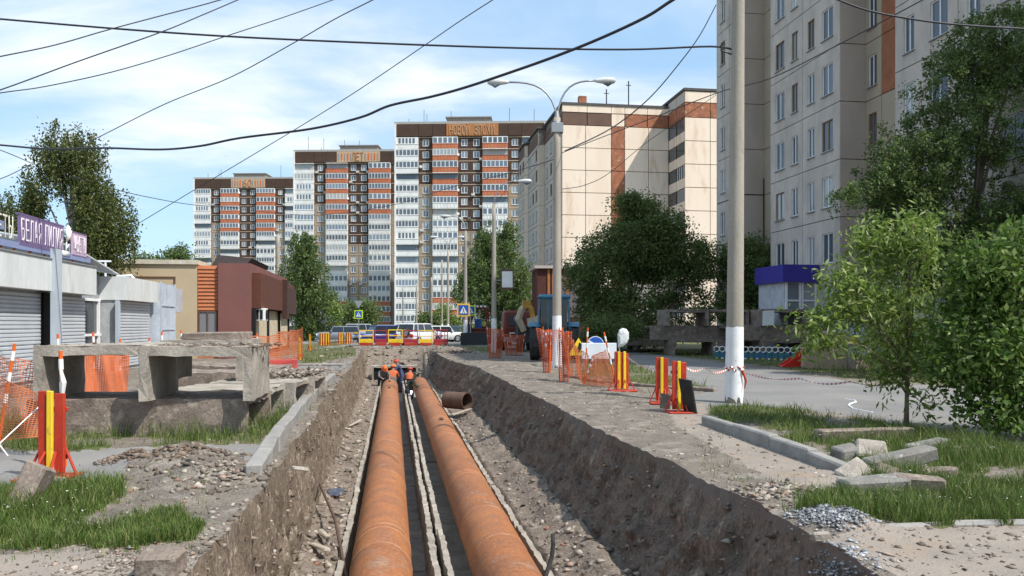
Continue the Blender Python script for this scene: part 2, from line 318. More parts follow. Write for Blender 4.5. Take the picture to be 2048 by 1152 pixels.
def tr_(s): return 3.12 - 0.75 * sstep(26, 40, s) + 0.10 * fbm(s * 0.45, s * 0 + 19, 4) - 0.1 * sstep(7, 5, s)
def dep_(s): return (1 - sstep(43.2, 51, s)) * sstep(-4, -3, s)
MOUNDS = [(P(370, 935), .75, .20), (P(450, 960), .7, .14), (P(262, 925), .3, .10), (P(300, 990), .8, .06), (P(1665, 1055), .42, .13), (P(1580, 1000), .8, .08), (P(1640, 1115), .5, .05), (P(545, 860), .5, .05),
          (P(1030, 735), 1.5, .16), (P(1200, 790), 1.2, .06), (P(620, 745), 1.2, .12), (P(700, 705), 1.6, .2), (P(1700, 965), .9, .05)]
def outside_z(X, Y, zn=None):
    if zn is None: zn = zone(X, Y)
    amp = np.where(zn >= 2, 0.008, np.where(zn == 1, 0.03, 0.022))
    z = fbm(X * 1.6, Y * 1.6, 5, .6) * amp * 1.4 + np.where(zn == 1, 0.015, 0) + np.where(zn == 0, 0.02 * fbm(X * 6, Y * 6, 3), 0)
    for (mx, my), r, h in MOUNDS: z = z + h * np.exp(-((X - mx) ** 2 + (Y - my) ** 2) / r ** 2 * 1.6) * (1 + .5 * fbm(X * 4, Y * 4, 3))
    s, t = ST(X, Y)
    # far spoil bank closing the trench
    z = z + 0.22 * np.exp(-((s - 51.5) / 1.3) ** 2) * (np.abs(t - 0.6) < 5) * sstep(5, 3, np.abs(t - 0.6))
    return z * (1 - sstep(60, 75, Y))
def ground_z(X, Y):
    s, t = ST(X, Y); zo = outside_z(X, Y)
    tl, bl, br, tr = tl_(s), bl_(s), br_(s), tr_(s); dp = dep_(s)
    rub = 0.10 * fbm(s * 1.8, t * 3.5, 4) + 0.02
    z = np.where(t < bl, -D * np.clip((t - tl) / (bl - tl), 0, 1), -D + rub + 0.10 * np.exp(-((t - bl) / .16) ** 2))
    z = np.where((t > -0.68) & (t < 1.88), -2.1, z)
    z = np.where(t >= 1.88, -D + rub + 0.22 * sstep(1.95, 2.5, t), z)
    z = np.where(t > br, -(D - .16) * (1 - np.clip((t - br) / (tr - br), 0, 1)), z)
    ins = (t > tl) & (t < tr) & (dp > 0.01)
    return np.where(ins, z * dp + (1 - dp) * zo, zo)
def build_ground():
    sl_ = [-4.0]
    while sl_[-1] < 115: sl_.append(sl_[-1] + max(0.05, min(0.0058 * max(sl_[-1], 0), 3.0)) * (1 if sl_[-1] > 3.5 else 6))
    S = np.array(sl_); out = [0.0]
    while out[-1] < 62: out.append(out[-1] + 0.035 + 0.028 * out[-1])
    out = np.array(out); nO = len(out); cols = []
    tl, bl, br, tr = tl_(S), bl_(S), br_(S), tr_(S); dp = dep_(S)
    T = []; Zi = []; kind = []
    for d in out[::-1]: T.append(tl - d); Zi.append(None); kind.append('L')
    for k in range(1, 15):
        v = k / 15; T.append(tl + (bl - tl) * v); Zi.append(('w', v)); kind.append('W')
    for k in range(0, 11):
        T.append(bl + (-0.69 - bl) * (k / 10)); Zi.append('f'); kind.append('F')
    for tt in (-0.66, 0.0, 0.61, 1.2, 1.86): T.append(S * 0 + tt); Zi.append('b'); kind.append('F')
    for k in range(0, 11): T.append(1.89 + (br - 1.89) * (k / 10)); Zi.append('g'); kind.append('F')
    for k in range(1, 26):
        v = k / 26; T.append(br + (tr - br) * v); Zi.append(('r', v)); kind.append('W')
    for d in out: T.append(tr + d); Zi.append(None); kind.append('R')
    T = np.array(T).T; SS = np.repeat(S[:, None], T.shape[1], 1)
    X = T * ca - SS * sa; Y = T * sa + SS * ca; Z = np.zeros_like(X)
    zn = zone(X, Y); zo = outside_z(X, Y, zn); rub = 0.10 * fbm(SS * 1.8, T * 3.5, 4) + 0.02
    for j, q in enumerate(Zi):
        if q is None: Z[:, j] = zo[:, j]; continue
        if q == 'b': z = S * 0 - 2.1
        elif q == 'f': z = -D + rub[:, j] + 0.10 * np.exp(-((T[:, j] - bl) / .16) ** 2)
        elif q == 'g': z = -D + rub[:, j] + 0.22 * sstep(1.95, 2.5, T[:, j])
        elif q[0] == 'w':
            v = q[1]; z = -D * v ** 0.85
            disp = 0.12 * fbm(S * 3.2, S * 0 + v * 3.0, 5, .7) + 0.10 * fbm(S * 11, S * 0 + v * 7 + 4, 4, .7)
            T[:, j] += disp * dp * math.sin(v * PI) ** .5
        else:
            v = q[1]; z = -(D - .16) * (1 - v) ** (0.8 + .2 * fbm(S * .3, S * 0 + 2, 2)) + 0.03 * fbm(S * 11, S * 0 + v * 6, 3) * math.sin(v * PI)
            disp = 0.18 * fbm(S * 2.0, S * 0 + v * 2.4 + 7, 5, .7) + 0.15 * fbm(S * 9, S * 0 + v * 4 + 4, 4, .7)
            T[:, j] += disp * dp * math.sin(v * PI) ** .5 - (0.10 * math.exp(-((v - 1) / .06) ** 2)) * 0
        Z[:, j] = z * dp + (1 - dp) * zo[:, j]
    X = T * ca - SS * sa; Y = T * sa + SS * ca
    V = np.stack([X, Y, Z], -1).reshape(-1, 3); nS, nT = X.shape
    idx = np.arange(nS * nT).reshape(nS, nT)
    Q = np.stack([idx[:-1, :-1], idx[:-1, 1:], idx[1:, 1:], idx[1:, :-1]], -1).reshape(-1, 4)
    Xc = V[Q, 0].mean(1); Yc = V[Q, 1].mean(1); zf = zone(Xc, Yc)
    kj = np.array([(a in 'WF' or b in 'WF') for a, b in zip(kind[:-1], kind[1:])])
    tr_face = (np.repeat(kj[None], nS - 1, 0) & (dp[:-1] > 0.03)[:, None]).reshape(-1)
    # a thin broken asphalt crust shows at the right lip: first ring outside stays with its own zone
    kw = np.array([(a == 'F' and b == 'F') for a, b in zip(kind[:-1], kind[1:])]); zf[tr_face] = 9; zf[tr_face & np.repeat(kw[None], nS - 1, 0).reshape(-1)] = 8; zf[(zf < 8) & np.repeat(kj[None], nS - 1, 0).reshape(-1) & (Yc < 58)] = 0
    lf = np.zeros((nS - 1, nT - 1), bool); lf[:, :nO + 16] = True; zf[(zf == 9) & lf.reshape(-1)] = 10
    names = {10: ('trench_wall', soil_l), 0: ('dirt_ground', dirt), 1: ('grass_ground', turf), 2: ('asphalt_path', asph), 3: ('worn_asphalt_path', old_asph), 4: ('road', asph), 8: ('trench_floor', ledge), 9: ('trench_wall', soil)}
    for k, (nm, m) in names.items():
        q = Q[zf == k]
        if not len(q): continue
        u, inv = np.unique(q, return_inverse=True)
        me = np_mesh(nm, V[u], inv.reshape(q.shape), m, smooth=(k < 8))
        tag(link(bpy.data.objects.new(nm, me)), kind='structure')
    # everything beyond the modelled ground
    e = lambda s, t: tuple(SP(s, t, -0.03)); mb = MB()
    a0, a1, b0, b1 = -4.0, S[-1], -61.0, 62.0; far = 900
    L = [(-far, a0, -far, far), (a1, far, -far, far), (a0, a1, -far, b0), (a0, a1, b1, far)]
    for s0, s1, t0, t1 in L: mb.add([e(s0, t0), e(s0, t1), e(s1, t1), e(s1, t0)], [(0, 1, 2, 3)])
    tag(mb.build('far_ground', field), kind='structure')
build_ground()
# ------------------------------------------------------------------ grass, stones (uncountable)
def grass_patch(name, n, X, Y, hmin, hmax, wd, mat_=None):
    zn = zone(X, Y); k = (zn == 1) | ((zn == 0) & (RS.random(len(X)) < .05)) | ((zn == 3) & (RS.random(len(X)) < .012)); s, t = ST(X, Y); k &= ~((t > tl_(s) - .1) & (t < tr_(s) + .1) & (s < 51)); X, Y = X[k], Y[k]
    Z = ground_z(X, Y); n = len(X); ang = RS.random(n) * 2 * PI
    clump = 0.6 + 0.9 * vn(X * 2.2, Y * 2.2) + .3 * fbm(X * 7, Y * 7, 2); h = (hmin + (hmax - hmin) * RS.random(n) ** 2.2) * clump * (.55 + .9 * np.clip(fbm(X * 1.3 + 9, Y * 1.3, 3) + .5, 0, 1)) * np.where(zn[k] == 1, 1, .5)
    lean = (RS.random((n, 2)) - .5) * 1.3 * h[:, None]; wv = wd * (0.6 + .8 * RS.random(n)) * np.clip(Y / 9, 1, 5)
    dx, dy = np.cos(ang) * wv, np.sin(ang) * wv
    b0 = np.stack([X - dx, Y - dy, Z - .01], -1); b1 = np.stack([X + dx, Y + dy, Z - .01], -1)
    m0 = np.stack([X + lean[:, 0] * .4 - dx * .8, Y + lean[:, 1] * .4 - dy * .8, Z + h * .6], -1); m1 = m0 + np.stack([dx, dy, 0 * dx], -1) * 1.6
    tp = np.stack([X + lean[:, 0], Y + lean[:, 1], Z + h], -1)
    V = np.stack([b0, b1, m1, m0, tp], 1).reshape(-1, 3); i = np.arange(n)[:, None] * 5
    Q = np.concatenate([i + np.array([[0, 1, 2]]), i + np.array([[0, 2, 3]]), i + np.array([[3, 2, 4]])]).astype(int)
    o = bpy.data.objects.new(name, np_mesh(name, V, Q, mat_ or grass_m)); link(o); tag(o, kind='stuff'); return o
def rnd_px(n, x0, x1, y0, y1):
    """points spread over the ground seen in a pixel box"""
    px = x0 + (x1 - x0) * RS.random(n); py = y0 + (y1 - y0) * RS.random(n); Y = F * CH / (py - HY); return (px - CX) / F * Y, Y
tag(grass_patch('grass', 0, *rnd_px(52000, -160, 420, 950, 1130), .03, .15, .0028), 'ragged grass clumps beside the broken block at the lower left', 'grass')
tag(grass_patch('grass', 0, *rnd_px(26000, -160, 660, 790, 912), .06, .26, .003), 'grass strip growing at the foot of the stacked concrete trays', 'grass')
tag(grass_patch('grass', 0, *rnd_px(90000, 1400, 2200, 805, 1056), .04, .17, .0028), 'green verge grass round the pole and the slab pile', 'grass')
tag(grass_patch('grass', 0, *rnd_px(24000, 1140, 2200, 700, 800), .05, .22, .003), 'grass beyond the road along the tray stacks', 'grass')
tag(grass_patch('grass', 0, *rnd_px(12000, 480, 1000, 675, 760), .05, .16, .003), 'patchy grass beside the far part of the trench', 'grass')
def stones(name, X, Y, Z, smin, smax, m, flat=0.5, parent=None, power=2.5):
    n = len(X); s = smin + (smax - smin) * RS.random(n) ** power
    base = np.array([[1, 0, 0], [-1, 0, 0], [0, 1, 0], [0, -1, 0], [0, 0, 1], [0, 0, -1], [.62, .62, .3], [-.62, .62, -.3], [.62, -.62, -.3], [-.62, -.62, .3]], float)
    base = base[:6]; fc = np.array([[0, 2, 4], [2, 1, 4], [1, 3, 4], [3, 0, 4], [2, 0, 5], [1, 2, 5], [3, 1, 5], [0, 3, 5]])
    V = base[None] * (0.6 + .8 * RS.random((n, 6, 3))); V += (RS.random((n, 6, 3)) - .5) * .5
    a = RS.random(n) * 2 * PI; c, q = np.cos(a)[:, None], np.sin(a)[:, None]; b = (RS.random(n) - .5) * 1.4; cb, qb = np.cos(b)[:, None], np.sin(b)[:, None]
    V[..., 2] *= flat; el = 0.7 + RS.random(n)[:, None] * .9; x0 = V[..., 0] * el; y0, z0 = V[..., 1] * cb - V[..., 2] * qb, V[..., 1] * qb + V[..., 2] * cb
    x = x0 * c - y0 * q; y = x0 * q + y0 * c
    V = np.stack([x, y, z0], -1) * s[:, None, None] + np.stack([X, Y, Z + s * .2], -1)[:, None]
    Fc = (np.arange(n)[:, None, None] * 6 + fc[None]).reshape(-1, 3)
    o = bpy.data.objects.new(name, np_mesh(name, V.reshape(-1, 3), Fc, m)); link(o, parent); tag(o, kind='stuff'); return o
def strip(n, s0, s1, t0, t1):
    u = RS.random(n); s = s0 * (s1 / s0) ** u; t = t0 + (t1 - t0) * RS.random(n); return t * ca - s * sa, t * sa + s * ca
def put(name, XY, smin, smax, m, label, off=0.0, **k):
    X, Y = XY; Z = ground_z(X, Y) + off
    return tag(stones(name, X, Y, Z, smin, smax, m, **k), label, 'stones')
put('rubble', strip(3600, 4.5, 42, -1.2, -.70), .005, .075, stone_m, 'stones, brick and mortar bits on the ledge left of the pipes', power=6, off=-.004)
put('rubble', strip(3600, 4.5, 42, 1.9, 2.6), .005, .065, stone_m, 'stones and mortar bits on the ledge right of the pipes', power=6, off=-.004)
put('gravel', strip(5200, 4.5, 48, 3.15, 5.0), .003, .038, stone_m, 'loose gravel on the strip between trench and kerb', power=6, off=-.004)
put('gravel', strip(5200, 4.5, 40, -2.9, -1.15), .003, .045, stone_m, 'loose gravel on the left lip of the trench', power=6, off=-.004)
put('soil_clods', strip(1500, 4.5, 45, 2.5, 3.1), .006, .05, soilI, 'clods of dark earth on the right trench wall', off=-.01, power=5)
put('soil_clods', strip(1800, 4.5, 45, -1.35, -1.05), .006, .04, soilI, 'clods of earth on the left trench wall', off=-.01, power=4)
def blob(n, px, py, r):
    x, y = P(px, py); return x + RS.normal(0, r, n), y + RS.normal(0, r * 1.1, n)
put('gravel_heap', blob(1500, 1662, 1056, .13), .006, .022, gravI, 'small heap of blue-grey crushed stone by the path corner', off=.01)
put('gravel_heap', blob(1200, 1655, 1118, .14), .006, .022, gravI, 'blue-grey crushed stone spilled over the trench lip')
put('soil_heap', blob(900, 375, 930, .30), .006, .06, soilI, 'heap of dark broken soil beside the left path', power=4)
put('soil_heap', blob(900, 465, 965, .28), .006, .055, stone_m, 'stony soil heap by the end of the left kerb', power=5)
put('soil_clods', blob(500, 255, 925, .13), .01, .045, soilI, 'dark clods at the edge of the left path', power=2)
put('gravel', blob(900, 300, 1120, .22), .004, .024, stone_m, 'pale chippings on the path at the lower left', power=3)
put('gravel', blob(800, 1560, 1000, .22), .006, .045, stone_m, 'reddish crushed brick on the strip right of the trench', power=3)
put('soil_clods', strip(900, 43, 53, -3, 4.5), .03, .14, soilI, 'clods on the bank that closes the far end of the trench', power=4)
put('rubble', rnd_px(500, 580, 700, 700, 790), .02, .12, stone_m, 'broken stones beside the left kerb further on', power=4)
put('gravel', rnd_px(420, 1640, 2100, 1050, 1200), .003, .018, stone_m, 'small chips scattered on the path at the lower right', power=3)
put('gravel', rnd_px(500, -100, 420, 1100, 1180), .003, .018, stone_m, 'small chips scattered on the path at the lower left', power=3)
fl = mat('flower_white', (0.8, 0.8, 0.75), bump=0, fine=.02, trans=.2)
X, Y = np.concatenate([rnd_px(230, 1430, 2100, 830, 1040), rnd_px(60, -60, 200, 990, 1100)], 1); k = zone(X, Y) == 1; X, Y = X[k], Y[k]
tag(stones('wild_flowers', X, Y, ground_z(X, Y) + .10 + .08 * RS.random(len(X)), .004, .010, fl, flat=.5), 'tiny white flowers scattered in the grass', 'flowers')
# ------------------------------------------------------------------ facade kit
PANELS = {}
def panel_mesh(key, wd, h, opens, m, th=0.14, jt=0.02):
    """concrete facade panel, x along the wall, front face at y=0, with window openings (x0,x1,z0,z1)"""
    k = ('p', key, round(wd, 2), round(h, 2), tuple(opens), m.name)
    if k in PANELS: return PANELS[k]
    mb = MB(); x0, x1, z0, z1 = jt, wd - jt, jt, h - jt
    xs = x0
    for (a, b, c, d) in sorted(opens):
        mb.box(xs, a, 0, th, z0, z1); mb.box(a, b, 0, th, z0, c); mb.box(a, b, 0, th, d, z1); xs = b
    mb.box(xs, x1, 0, th, z0, z1)
    PANELS[k] = mb.data('wall_panel', m); return PANELS[k]
def window_mesh(wd, h, panes, fm, sill=True, ft=0.05, gm=None):
    if fm.name == 'tower_white_panel': ft, gm = .13, glass_b
    k = ('w', round(wd, 2), round(h, 2), panes, fm.name)
    if k in PANELS: return PANELS[k]
    mb = MB(); mb.box(0, wd, .02, .05, 0, h, 1)
    for a, b, c, d in ((0, wd, 0, ft), (0, wd, h - ft, h), (0, ft, ft, h - ft), (wd - ft, wd, ft, h - ft)): mb.box(a, b, -.02, .06, c, d, 0)
    for p in range(1, panes):
        x = wd * p / panes; mb.box(x - ft * .6, x + ft * .6, -.015, .06, ft, h - ft, 0)
    if sill: mb.box(-.05, wd + .05, -.16, -.02, -.06, -.02, 2)
    PANELS[k] = mb.data('window', [fm, gm or glass_m, steel]); return PANELS[k]
def facade(par, x0, y0, th, bays, floors, z0, pitch, pick=None, joint=0.02):
    """bays: (width, [(xoff, w, h, sill, panes, frame)], material or function(floor), extra)"""
    cx_, sx_ = math.cos(th), math.sin(th); u = 0
    for bi, (wd, wins, m, *ex) in enumerate(bays):
        for f in range(floors):
            mm = m(f) if callable(m) else m
            if mm is None: continue
            ws = wins(f) if callable(wins) else wins
            opens = [(round(a, 3), round(a + b, 3), round(s, 3), round(s + h, 3)) for a, b, h, s, *_ in ws]
            pos = (x0 + cx_ * u, y0 + sx_ * u, z0 + f * pitch)
            inst('wall_panel', panel_mesh(bi, wd, pitch, opens, mm, jt=joint), par, pos, (0, 0, th))
            for (a, b, h, s, pn, fm) in ws:
                if fm == 'rnd': fm = wood_f if random.random() < .22 else pvc
                q = (x0 + cx_ * (u + a) - sx_ * .07, y0 + sx_ * (u + a) + cx_ * .07, z0 + f * pitch + s)
                inst('window', window_mesh(b, h, pn, fm), par, q, (0, 0, th))
        u += wd
    return u
# ------------------------------------------------------------------ three slab towers at the end of the street
t_brown = mat('tower_brown_panel', (0.085, 0.05, 0.035), (0.068, 0.04, 0.03), scale=.6, bump=.1, fine=.1)
t_tan = mat('tower_tan_panel', (0.36, 0.27, 0.19), (0.29, 0.225, 0.165), scale=.5, bump=.1, c3=(.30, .29, .26), s3=.25, t3=(.5, .62), fine=.1)
t_orange = mat('tower_orange_panel', (0.56, 0.19, 0.095), (0.46, 0.15, 0.08), scale=.8, bump=.1, fine=.1)
t_white = mat('tower_white_panel', (0.80, 0.79, 0.78), (0.70, 0.69, 0.67), scale=.7, bump=.1, c3=(.48, .45, .41), s3=1.1, t3=(.6, .75), fine=.08)
t_beige = mat('tower_beige_trim', (0.58, 0.44, 0.33), fine=.08)
roof_m = mat('roof_felt', (0.10, 0.09, 0.085), bump=.1)
def text_mesh(ch, wd, h, dep, m, name='letter'):
    cu = bpy.data.curves.new('tmp', 'FONT'); cu.body = ch; cu.extrude = 0.05; cu.offset = -0.012; o = bpy.data.objects.new('tmp', cu); sc.collection.objects.link(o)
    dg = bpy.context.evaluated_depsgraph_get(); dg.update(); me = bpy.data.meshes.new_from_object(o.evaluated_get(dg)); bpy.data.objects.remove(o)
    n = len(me.vertices); co = np.zeros(n * 3); me.vertices.foreach_get('co', co); co = co.reshape(-1, 3)
    mn, mx = co.min(0), co.max(0); sc_ = np.array([wd / (mx[0] - mn[0]), h / (mx[1] - mn[1]), dep / (mx[2] - mn[2])]); co = (co - mn) * sc_
    co2 = np.stack([co[:, 0], dep - co[:, 2] - dep, co[:, 1]], -1)      # upright, facing -y
    me.vertices.foreach_set('co', co2.ravel()); me.materials.clear(); me.materials.append(m); me.name = name; me.update(); return me
def tower(pxl, Y, rot, label, word, wx0, wx1, lmat, panelc, z_top, seed):
    rnd = random.Random(seed); sc_px = F / Y
    root = empty('apartment_tower', (WX(pxl, Y), Y, 0), rot, label, 'apartment building', 'slab towers closing the street')
    W, p, nf, z0 = 35.8, 2.8, 16, 1.0; k = z_top / 45.8; root.scale = (k, 1, k)
    mb = MB(); mb.box(0.05, W - .05, .16, 12, 0, z0 + nf * p + 3.2)
    mb.build('core_wall', t_tan, root)
    mb = MB(); mb.box(-.15, W + .15, -.2, 12.2, z0 + nf * p + 3.2, z0 + nf * p + 3.75); mb.build('roof_parapet', mat('parapet', (.42, .40, .37)), root)
    mb = MB(); mb.box(12.0, 22.5, 3, 9, z0 + nf * p + 3.75, z0 + nf * p + 5.4); mb.box(11.7, 22.8, 2.7, 9.3, z0 + nf * p + 5.4, z0 + nf * p + 5.65); mb.build('lift_house', mat('lift_house', (.27, .24, .21)), root)
    for x in (2.5, 6.2, 6.9, 12.8, 17, 27, 33):
        mb = MB(); hh = rnd.uniform(1.6, 5); mb.tube([(x, 5, z0 + nf * p + 3.6), (x, 5, z0 + nf * p + 3.7 + hh)], .06, 5)
        if rnd.random() < .5: mb.box(x - .9, x + .9, 4.6, 5.4, z0 + nf * p + 3.6, z0 + nf * p + 4.5)
        mb.build('roof_antenna', cable_m, root)
    brown_n = lambda n: (lambda f: t_brown if f >= nf - n else t_tan)
    win = [(0.85, 1.45, 1.55, .78, 2, pvc)]
    cols = [('end', 5.7), ('win', 3.3, 4), ('bal', 6.1), ('win', 2.85, 8), ('win', 2.85, 8), ('bal', 6.1), ('win', 3.2, 4), ('end', 5.7)]
    u = 0
    rail = {}
    for ci, c in enumerate(cols):
        wd = c[1]
        if c[0] == 'win': facade(root, u, 0, 0, [(wd, [((wd - 1.5) / 2, 1.5, 1.6, .75, 2, t_white)], brown_n(c[2]))], nf, z0, p, joint=.05)
        else:
            for f in range(nf):
                end = c[0] == 'end'; y_out = -1.0 if not end else -.6
                m = t_white if end else (t_orange if (f >= nf - 5 or f < 3) else t_white)
                key = ('bal', end, m.name)
                if key not in PANELS:
                    mb = MB(); mb.box(.1, wd - .1, y_out, y_out + .1, 0.0, 1.12); mb.box(.1, .2, y_out + .1, .1, 0, 1.12); mb.box(wd - .2, wd - .1, y_out + .1, .1, 0, 1.12)
                    mb.box(.1, wd - .1, y_out + .1, .1, 0.0, .12)
                    for q in range(0 if end else 7): mb.box(.5 + q * .8, .62 + q * .8, y_out - .05, y_out, .08, 1.04)
                    mb.box(.06, wd - .06, y_out - .07, y_out + .12, 1.12, 1.2); PANELS[key] = mb.data('balcony', m)
                b = inst('balcony', PANELS[key], root, (u, 0, z0 + f * p))
                r = rnd.random()
                gk = ('gl', end, 0 if r < .2 else (1 if r < .45 else 2 if r < .72 else 3))
                if gk not in PANELS:
                    mb = MB(); v = gk[2]; y1 = y_out + .03
                    if v == 0: mb.box(.15, wd - .15, .0, .1, 1.2, 2.72, 1); mb.box(.1, wd - .1, y_out, .0, 2.62, 2.78, 0)      # open balcony, dark behind
                    else:
                        n = (6, 5, 7)[v - 1]; mg = (.1, .8, .12)[v - 1] if end or v != 2 else .1
                        mb.box(.15, wd - .15, y1 + .03, y1 + .05, 1.2, 2.7, 1)
                        mb.box(.1, wd - .1, y1, y1 + .06, 2.58, 2.78, 0); mb.box(.1, wd - .1, y1, y1 + .06, 1.2, 1.3, 0)
                        mb.box(.1, .1 + mg, y1, y1 + .06, 1.3, 2.58, 0); mb.box(wd - .1 - mg, wd - .1, y1, y1 + .06, 1.3, 2.58, 0)
                        for q in range(1, n): x = mg + (wd - 2 * mg) * q / n; mb.box(x - (.09, .16, .07)[v - 1], x + (.09, .16, .07)[v - 1], y1 - .01, y1 + .07, 1.3, 2.58, 0)
                        mb.box(.1, .16, y1 + .06, .05, 1.2, 2.7, 0); mb.box(wd - .16, wd - .1, y1 + .06, .05, 1.2, 2.7, 0)
                    PANELS[gk] = mb.data('glazing', [t_white, glass_b])
                inst('glazing', PANELS[gk], b)
        mb = MB(); mb.box(.04, wd - .04, -.35, .14, .06, 2.9); inst('attic_panel', mb.data('attic_panel', t_brown), root, (u, 0, z0 + nf * p + .2))
        u += wd
    for x in (0, W - .35):
        mb = MB(); mb.box(x, x + .35, -.75, .14, .5, z0 + nf * p + 3.2); mb.build('end_pilaster', t_white, root)
    for f in range(nf + 1):
        for a, b in ((5.7, 9.0), (15.1, 20.8), (26.9, 30.1)):
            mb = MB(); mb.box(a, b, -.05, -.003, z0 + f * p - .08, z0 + f * p + .08); mb.build('floor_band', t_beige, root)
    acm = MATS['tower_white_panel']
    for q in range(16):
        key = ('ac',)
        if key not in PANELS: PANELS[key] = MB().bbox(0, .8, -.45, -.05, 0, .55).data('air_conditioner', mat('ac_casing', (.62, .62, .60), (.5, .5, .48), fine=.08))
        inst('air_conditioner', PANELS[key], root, (rnd.choice([6.0, 8.3, 15.4, 17.3, 18.2, 20.1, 27.2, 29.4]), 0, z0 + rnd.randrange(1, nf) * p + .12))
    for q in range(6):
        key = ('dish',)
        if key not in PANELS: PANELS[key] = MB().tube([(0, -.1, 0), (.05, -.3, .05)], [.42, .36], 12).data('satellite_dish', mat('ac_casing', (.62, .62, .60)))
        inst('satellite_dish', PANELS[key], root, (rnd.choice([6.2, 15.0, 21.2, 27.0]), -.3, z0 + rnd.randrange(1, nf) * p + 1.4))
    # ornamental attic sign
    bd = MB(); bd.box(wx0, wx1, -.5, -.36, z0 + nf * p + .3, z0 + nf * p + 3.1); board = bd.build('attic_sign_board', panelc, root)
    n = len(word); a = wx0 + (wx1 - wx0) * (0.06 if n > 4 else .36); e = wx1 - (wx1 - wx0) * (0.06 if n > 4 else .36); cw = (e - a) / n
    for i, ch in enumerate(word):
        if ch != ' ': inst('letter', text_mesh(ch, cw * .78, 2.3 * (1.18 if ch == 'Й' else 1), .12, lmat), board, (a + cw * i, -.503, z0 + nf * p + .55))
    if n <= 4:
        for side in (0, 1):
            for q in range(5):
                x = (wx0 + .4 + q * .85) if side == 0 else (wx1 - .7 - q * .85); mb = MB(); mb.box(x, x + .3, -.58, -.502, z0 + nf * p + .8, z0 + nf * p + 2.6); mb.build('ornament_bar', orange if q % 2 else steel, board)
    return root
sign_or = mat('sign_orange_tin', (0.48, 0.20, 0.07), (0.36, 0.15, 0.06), fine=.1); sign_cream = mat('sign_cream', (0.58, 0.40, 0.26), fine=.1)
tower(790, 190, -.035, 'nearest and tallest-looking slab tower with white, orange and brown balconies, right of the other two', 'НОВОЙ ЭПОХИ', 12.3, 24.6, sign_cream, sign_or, 45.8, 1)
tower(588, 217, -.035, 'middle slab tower with brown attic and orange balconies, between its two twins', 'ЛЕТ', 12.0, 23.9, sign_or, sign_cream, 45.1, 2)
tower(388, 253, -.03, 'farthest slab tower, lowest in the photo, leftmost of the three', '60', 12.4, 23.6, sign_or, sign_cream, 44.3, 3)
# ------------------------------------------------------------------ grey block on the right
g_conc = mat('block_grey_panel', (0.56, 0.49, 0.435), (0.45, 0.395, 0.35), scale=1.3, bump=.3, bscale=30, c3=(0.36, 0.325, 0.295), s3=.8, t3=(.50, .72), stretch=(1, 1, .45), fine=.13)
g_conc2 = mat('block_side_panel', (0.52, 0.435, 0.365), (0.44, 0.37, 0.315), scale=.7, bump=.3, bscale=30, stretch=(1, 1, .5), fine=.1)
g_yel = mat('block_ochre_panel', (0.42, 0.34, 0.25), (0.38, 0.315, 0.24), scale=.8, bump=.3, fine=.12)
g_rust = mat('block_orange_brick', (0.36, 0.14, 0.07), (0.27, 0.11, 0.06), scale=2, bump=.4, fine=.25)
joint_m = mat('joint_mortar', (0.24, 0.20, 0.165), (0.17, 0.145, 0.12), scale=2, fine=.15)
blk = empty('grey_apartment_block', SP(0, 0), A, 'tall grey concrete panel block with stepped front at the right edge', 'apartment building')
tB = 21.4; sA = s_at(1790, tB); sB0, sB1 = s_at(1680, tB), s_at(1541, tB); sC0, sC1 = s_at(1487, tB), s_at(1433, tB); s20 = 20.0; tr2 = tB + 1.35
FL, PT, ZG = 10, 2.8, 1.2; TOP = ZG + FL * PT
mb = MB()
for a, b, t in ((s20, sA, tB), (sA, sB0, tr2), (sB0, sB1, tB), (sB1, sC0, tr2), (sC0, sC1, tB)): mb.box(t + .16, tB + 13, a + (.16 if t == tB else -.16), b - (0.02 if t == tB else -.16), 0, TOP + 1.6)
mb.build('core_wall', joint_m, blk)
mb = MB()
for a, b, t in ((s20, sA, tB), (sA, sB0, tr2), (sB0, sB1, tB), (sB1, sC0, tr2), (sC0, sC1, tB)): mb.box(t - .05, tB + 13.1, a - .05, b, TOP + 1.6, TOP + 1.9)
mb.build('roof', roof_m, blk)
WW = lambda x: (x, 1.02, 1.5, .62, 2, 'rnd'); WN = lambda x: (x, .68, 1.5, .62, 2, 'rnd')
def face(s_far, s_near, t, bays):      # left-facing wall, x runs from far to near
    facade(blk, t, s_far, -PI / 2, bays, FL, ZG, PT, joint=.02)
LB = (sB1 - sB0) / 2
face(sB1, sB0, tB, [(LB, [WW(.62), WN(LB - 1.15)], g_conc), (LB, [WN(.55), WW(LB - 1.65)], g_conc)])
LC = (sC1 - sC0) / 2
face(sC1, sC0, tB, [(LC, [WN(LC * .5 - .35)], g_conc), (LC, [WN(LC * .5 - .35)], g_conc)])
nA = 3; LA = (sA - s20) / nA
face(sA, s20, tB, [(LA, [WN(.5), WN(LA - 1.2)], g_conc), (LA, [WN(.5), WW(LA - 1.7)], g_conc), (LA, [WN(.6), WW(LA - 1.6)], g_conc)][::-1])
LR = sB0 - sA
face(sB0, sA, tr2, [(LR * .30, [WN(LR * .05)], g_yel), (LR * .70, [], lambda f: g_rust if f % 3 else g_yel)])
LR = sC0 - sB1 if sC0 > sB1 else sB1 - sC0
face(max(sC0, sB1), min(sC0, sB1), tr2, [(LR, [WN(LR * .4)], g_yel)])
for s_, in ((sB0,), (sC0,)): facade(blk, tB + .005, s_ + .0, 0, [(tr2 - tB + .1, [], g_conc2)], FL, ZG, PT, joint=.02)
facade(blk, tB, s20, 0, [(4.2, [], g_conc2), (4.2, [], g_conc2), (4.3, [], g_conc2)], FL, ZG, PT)
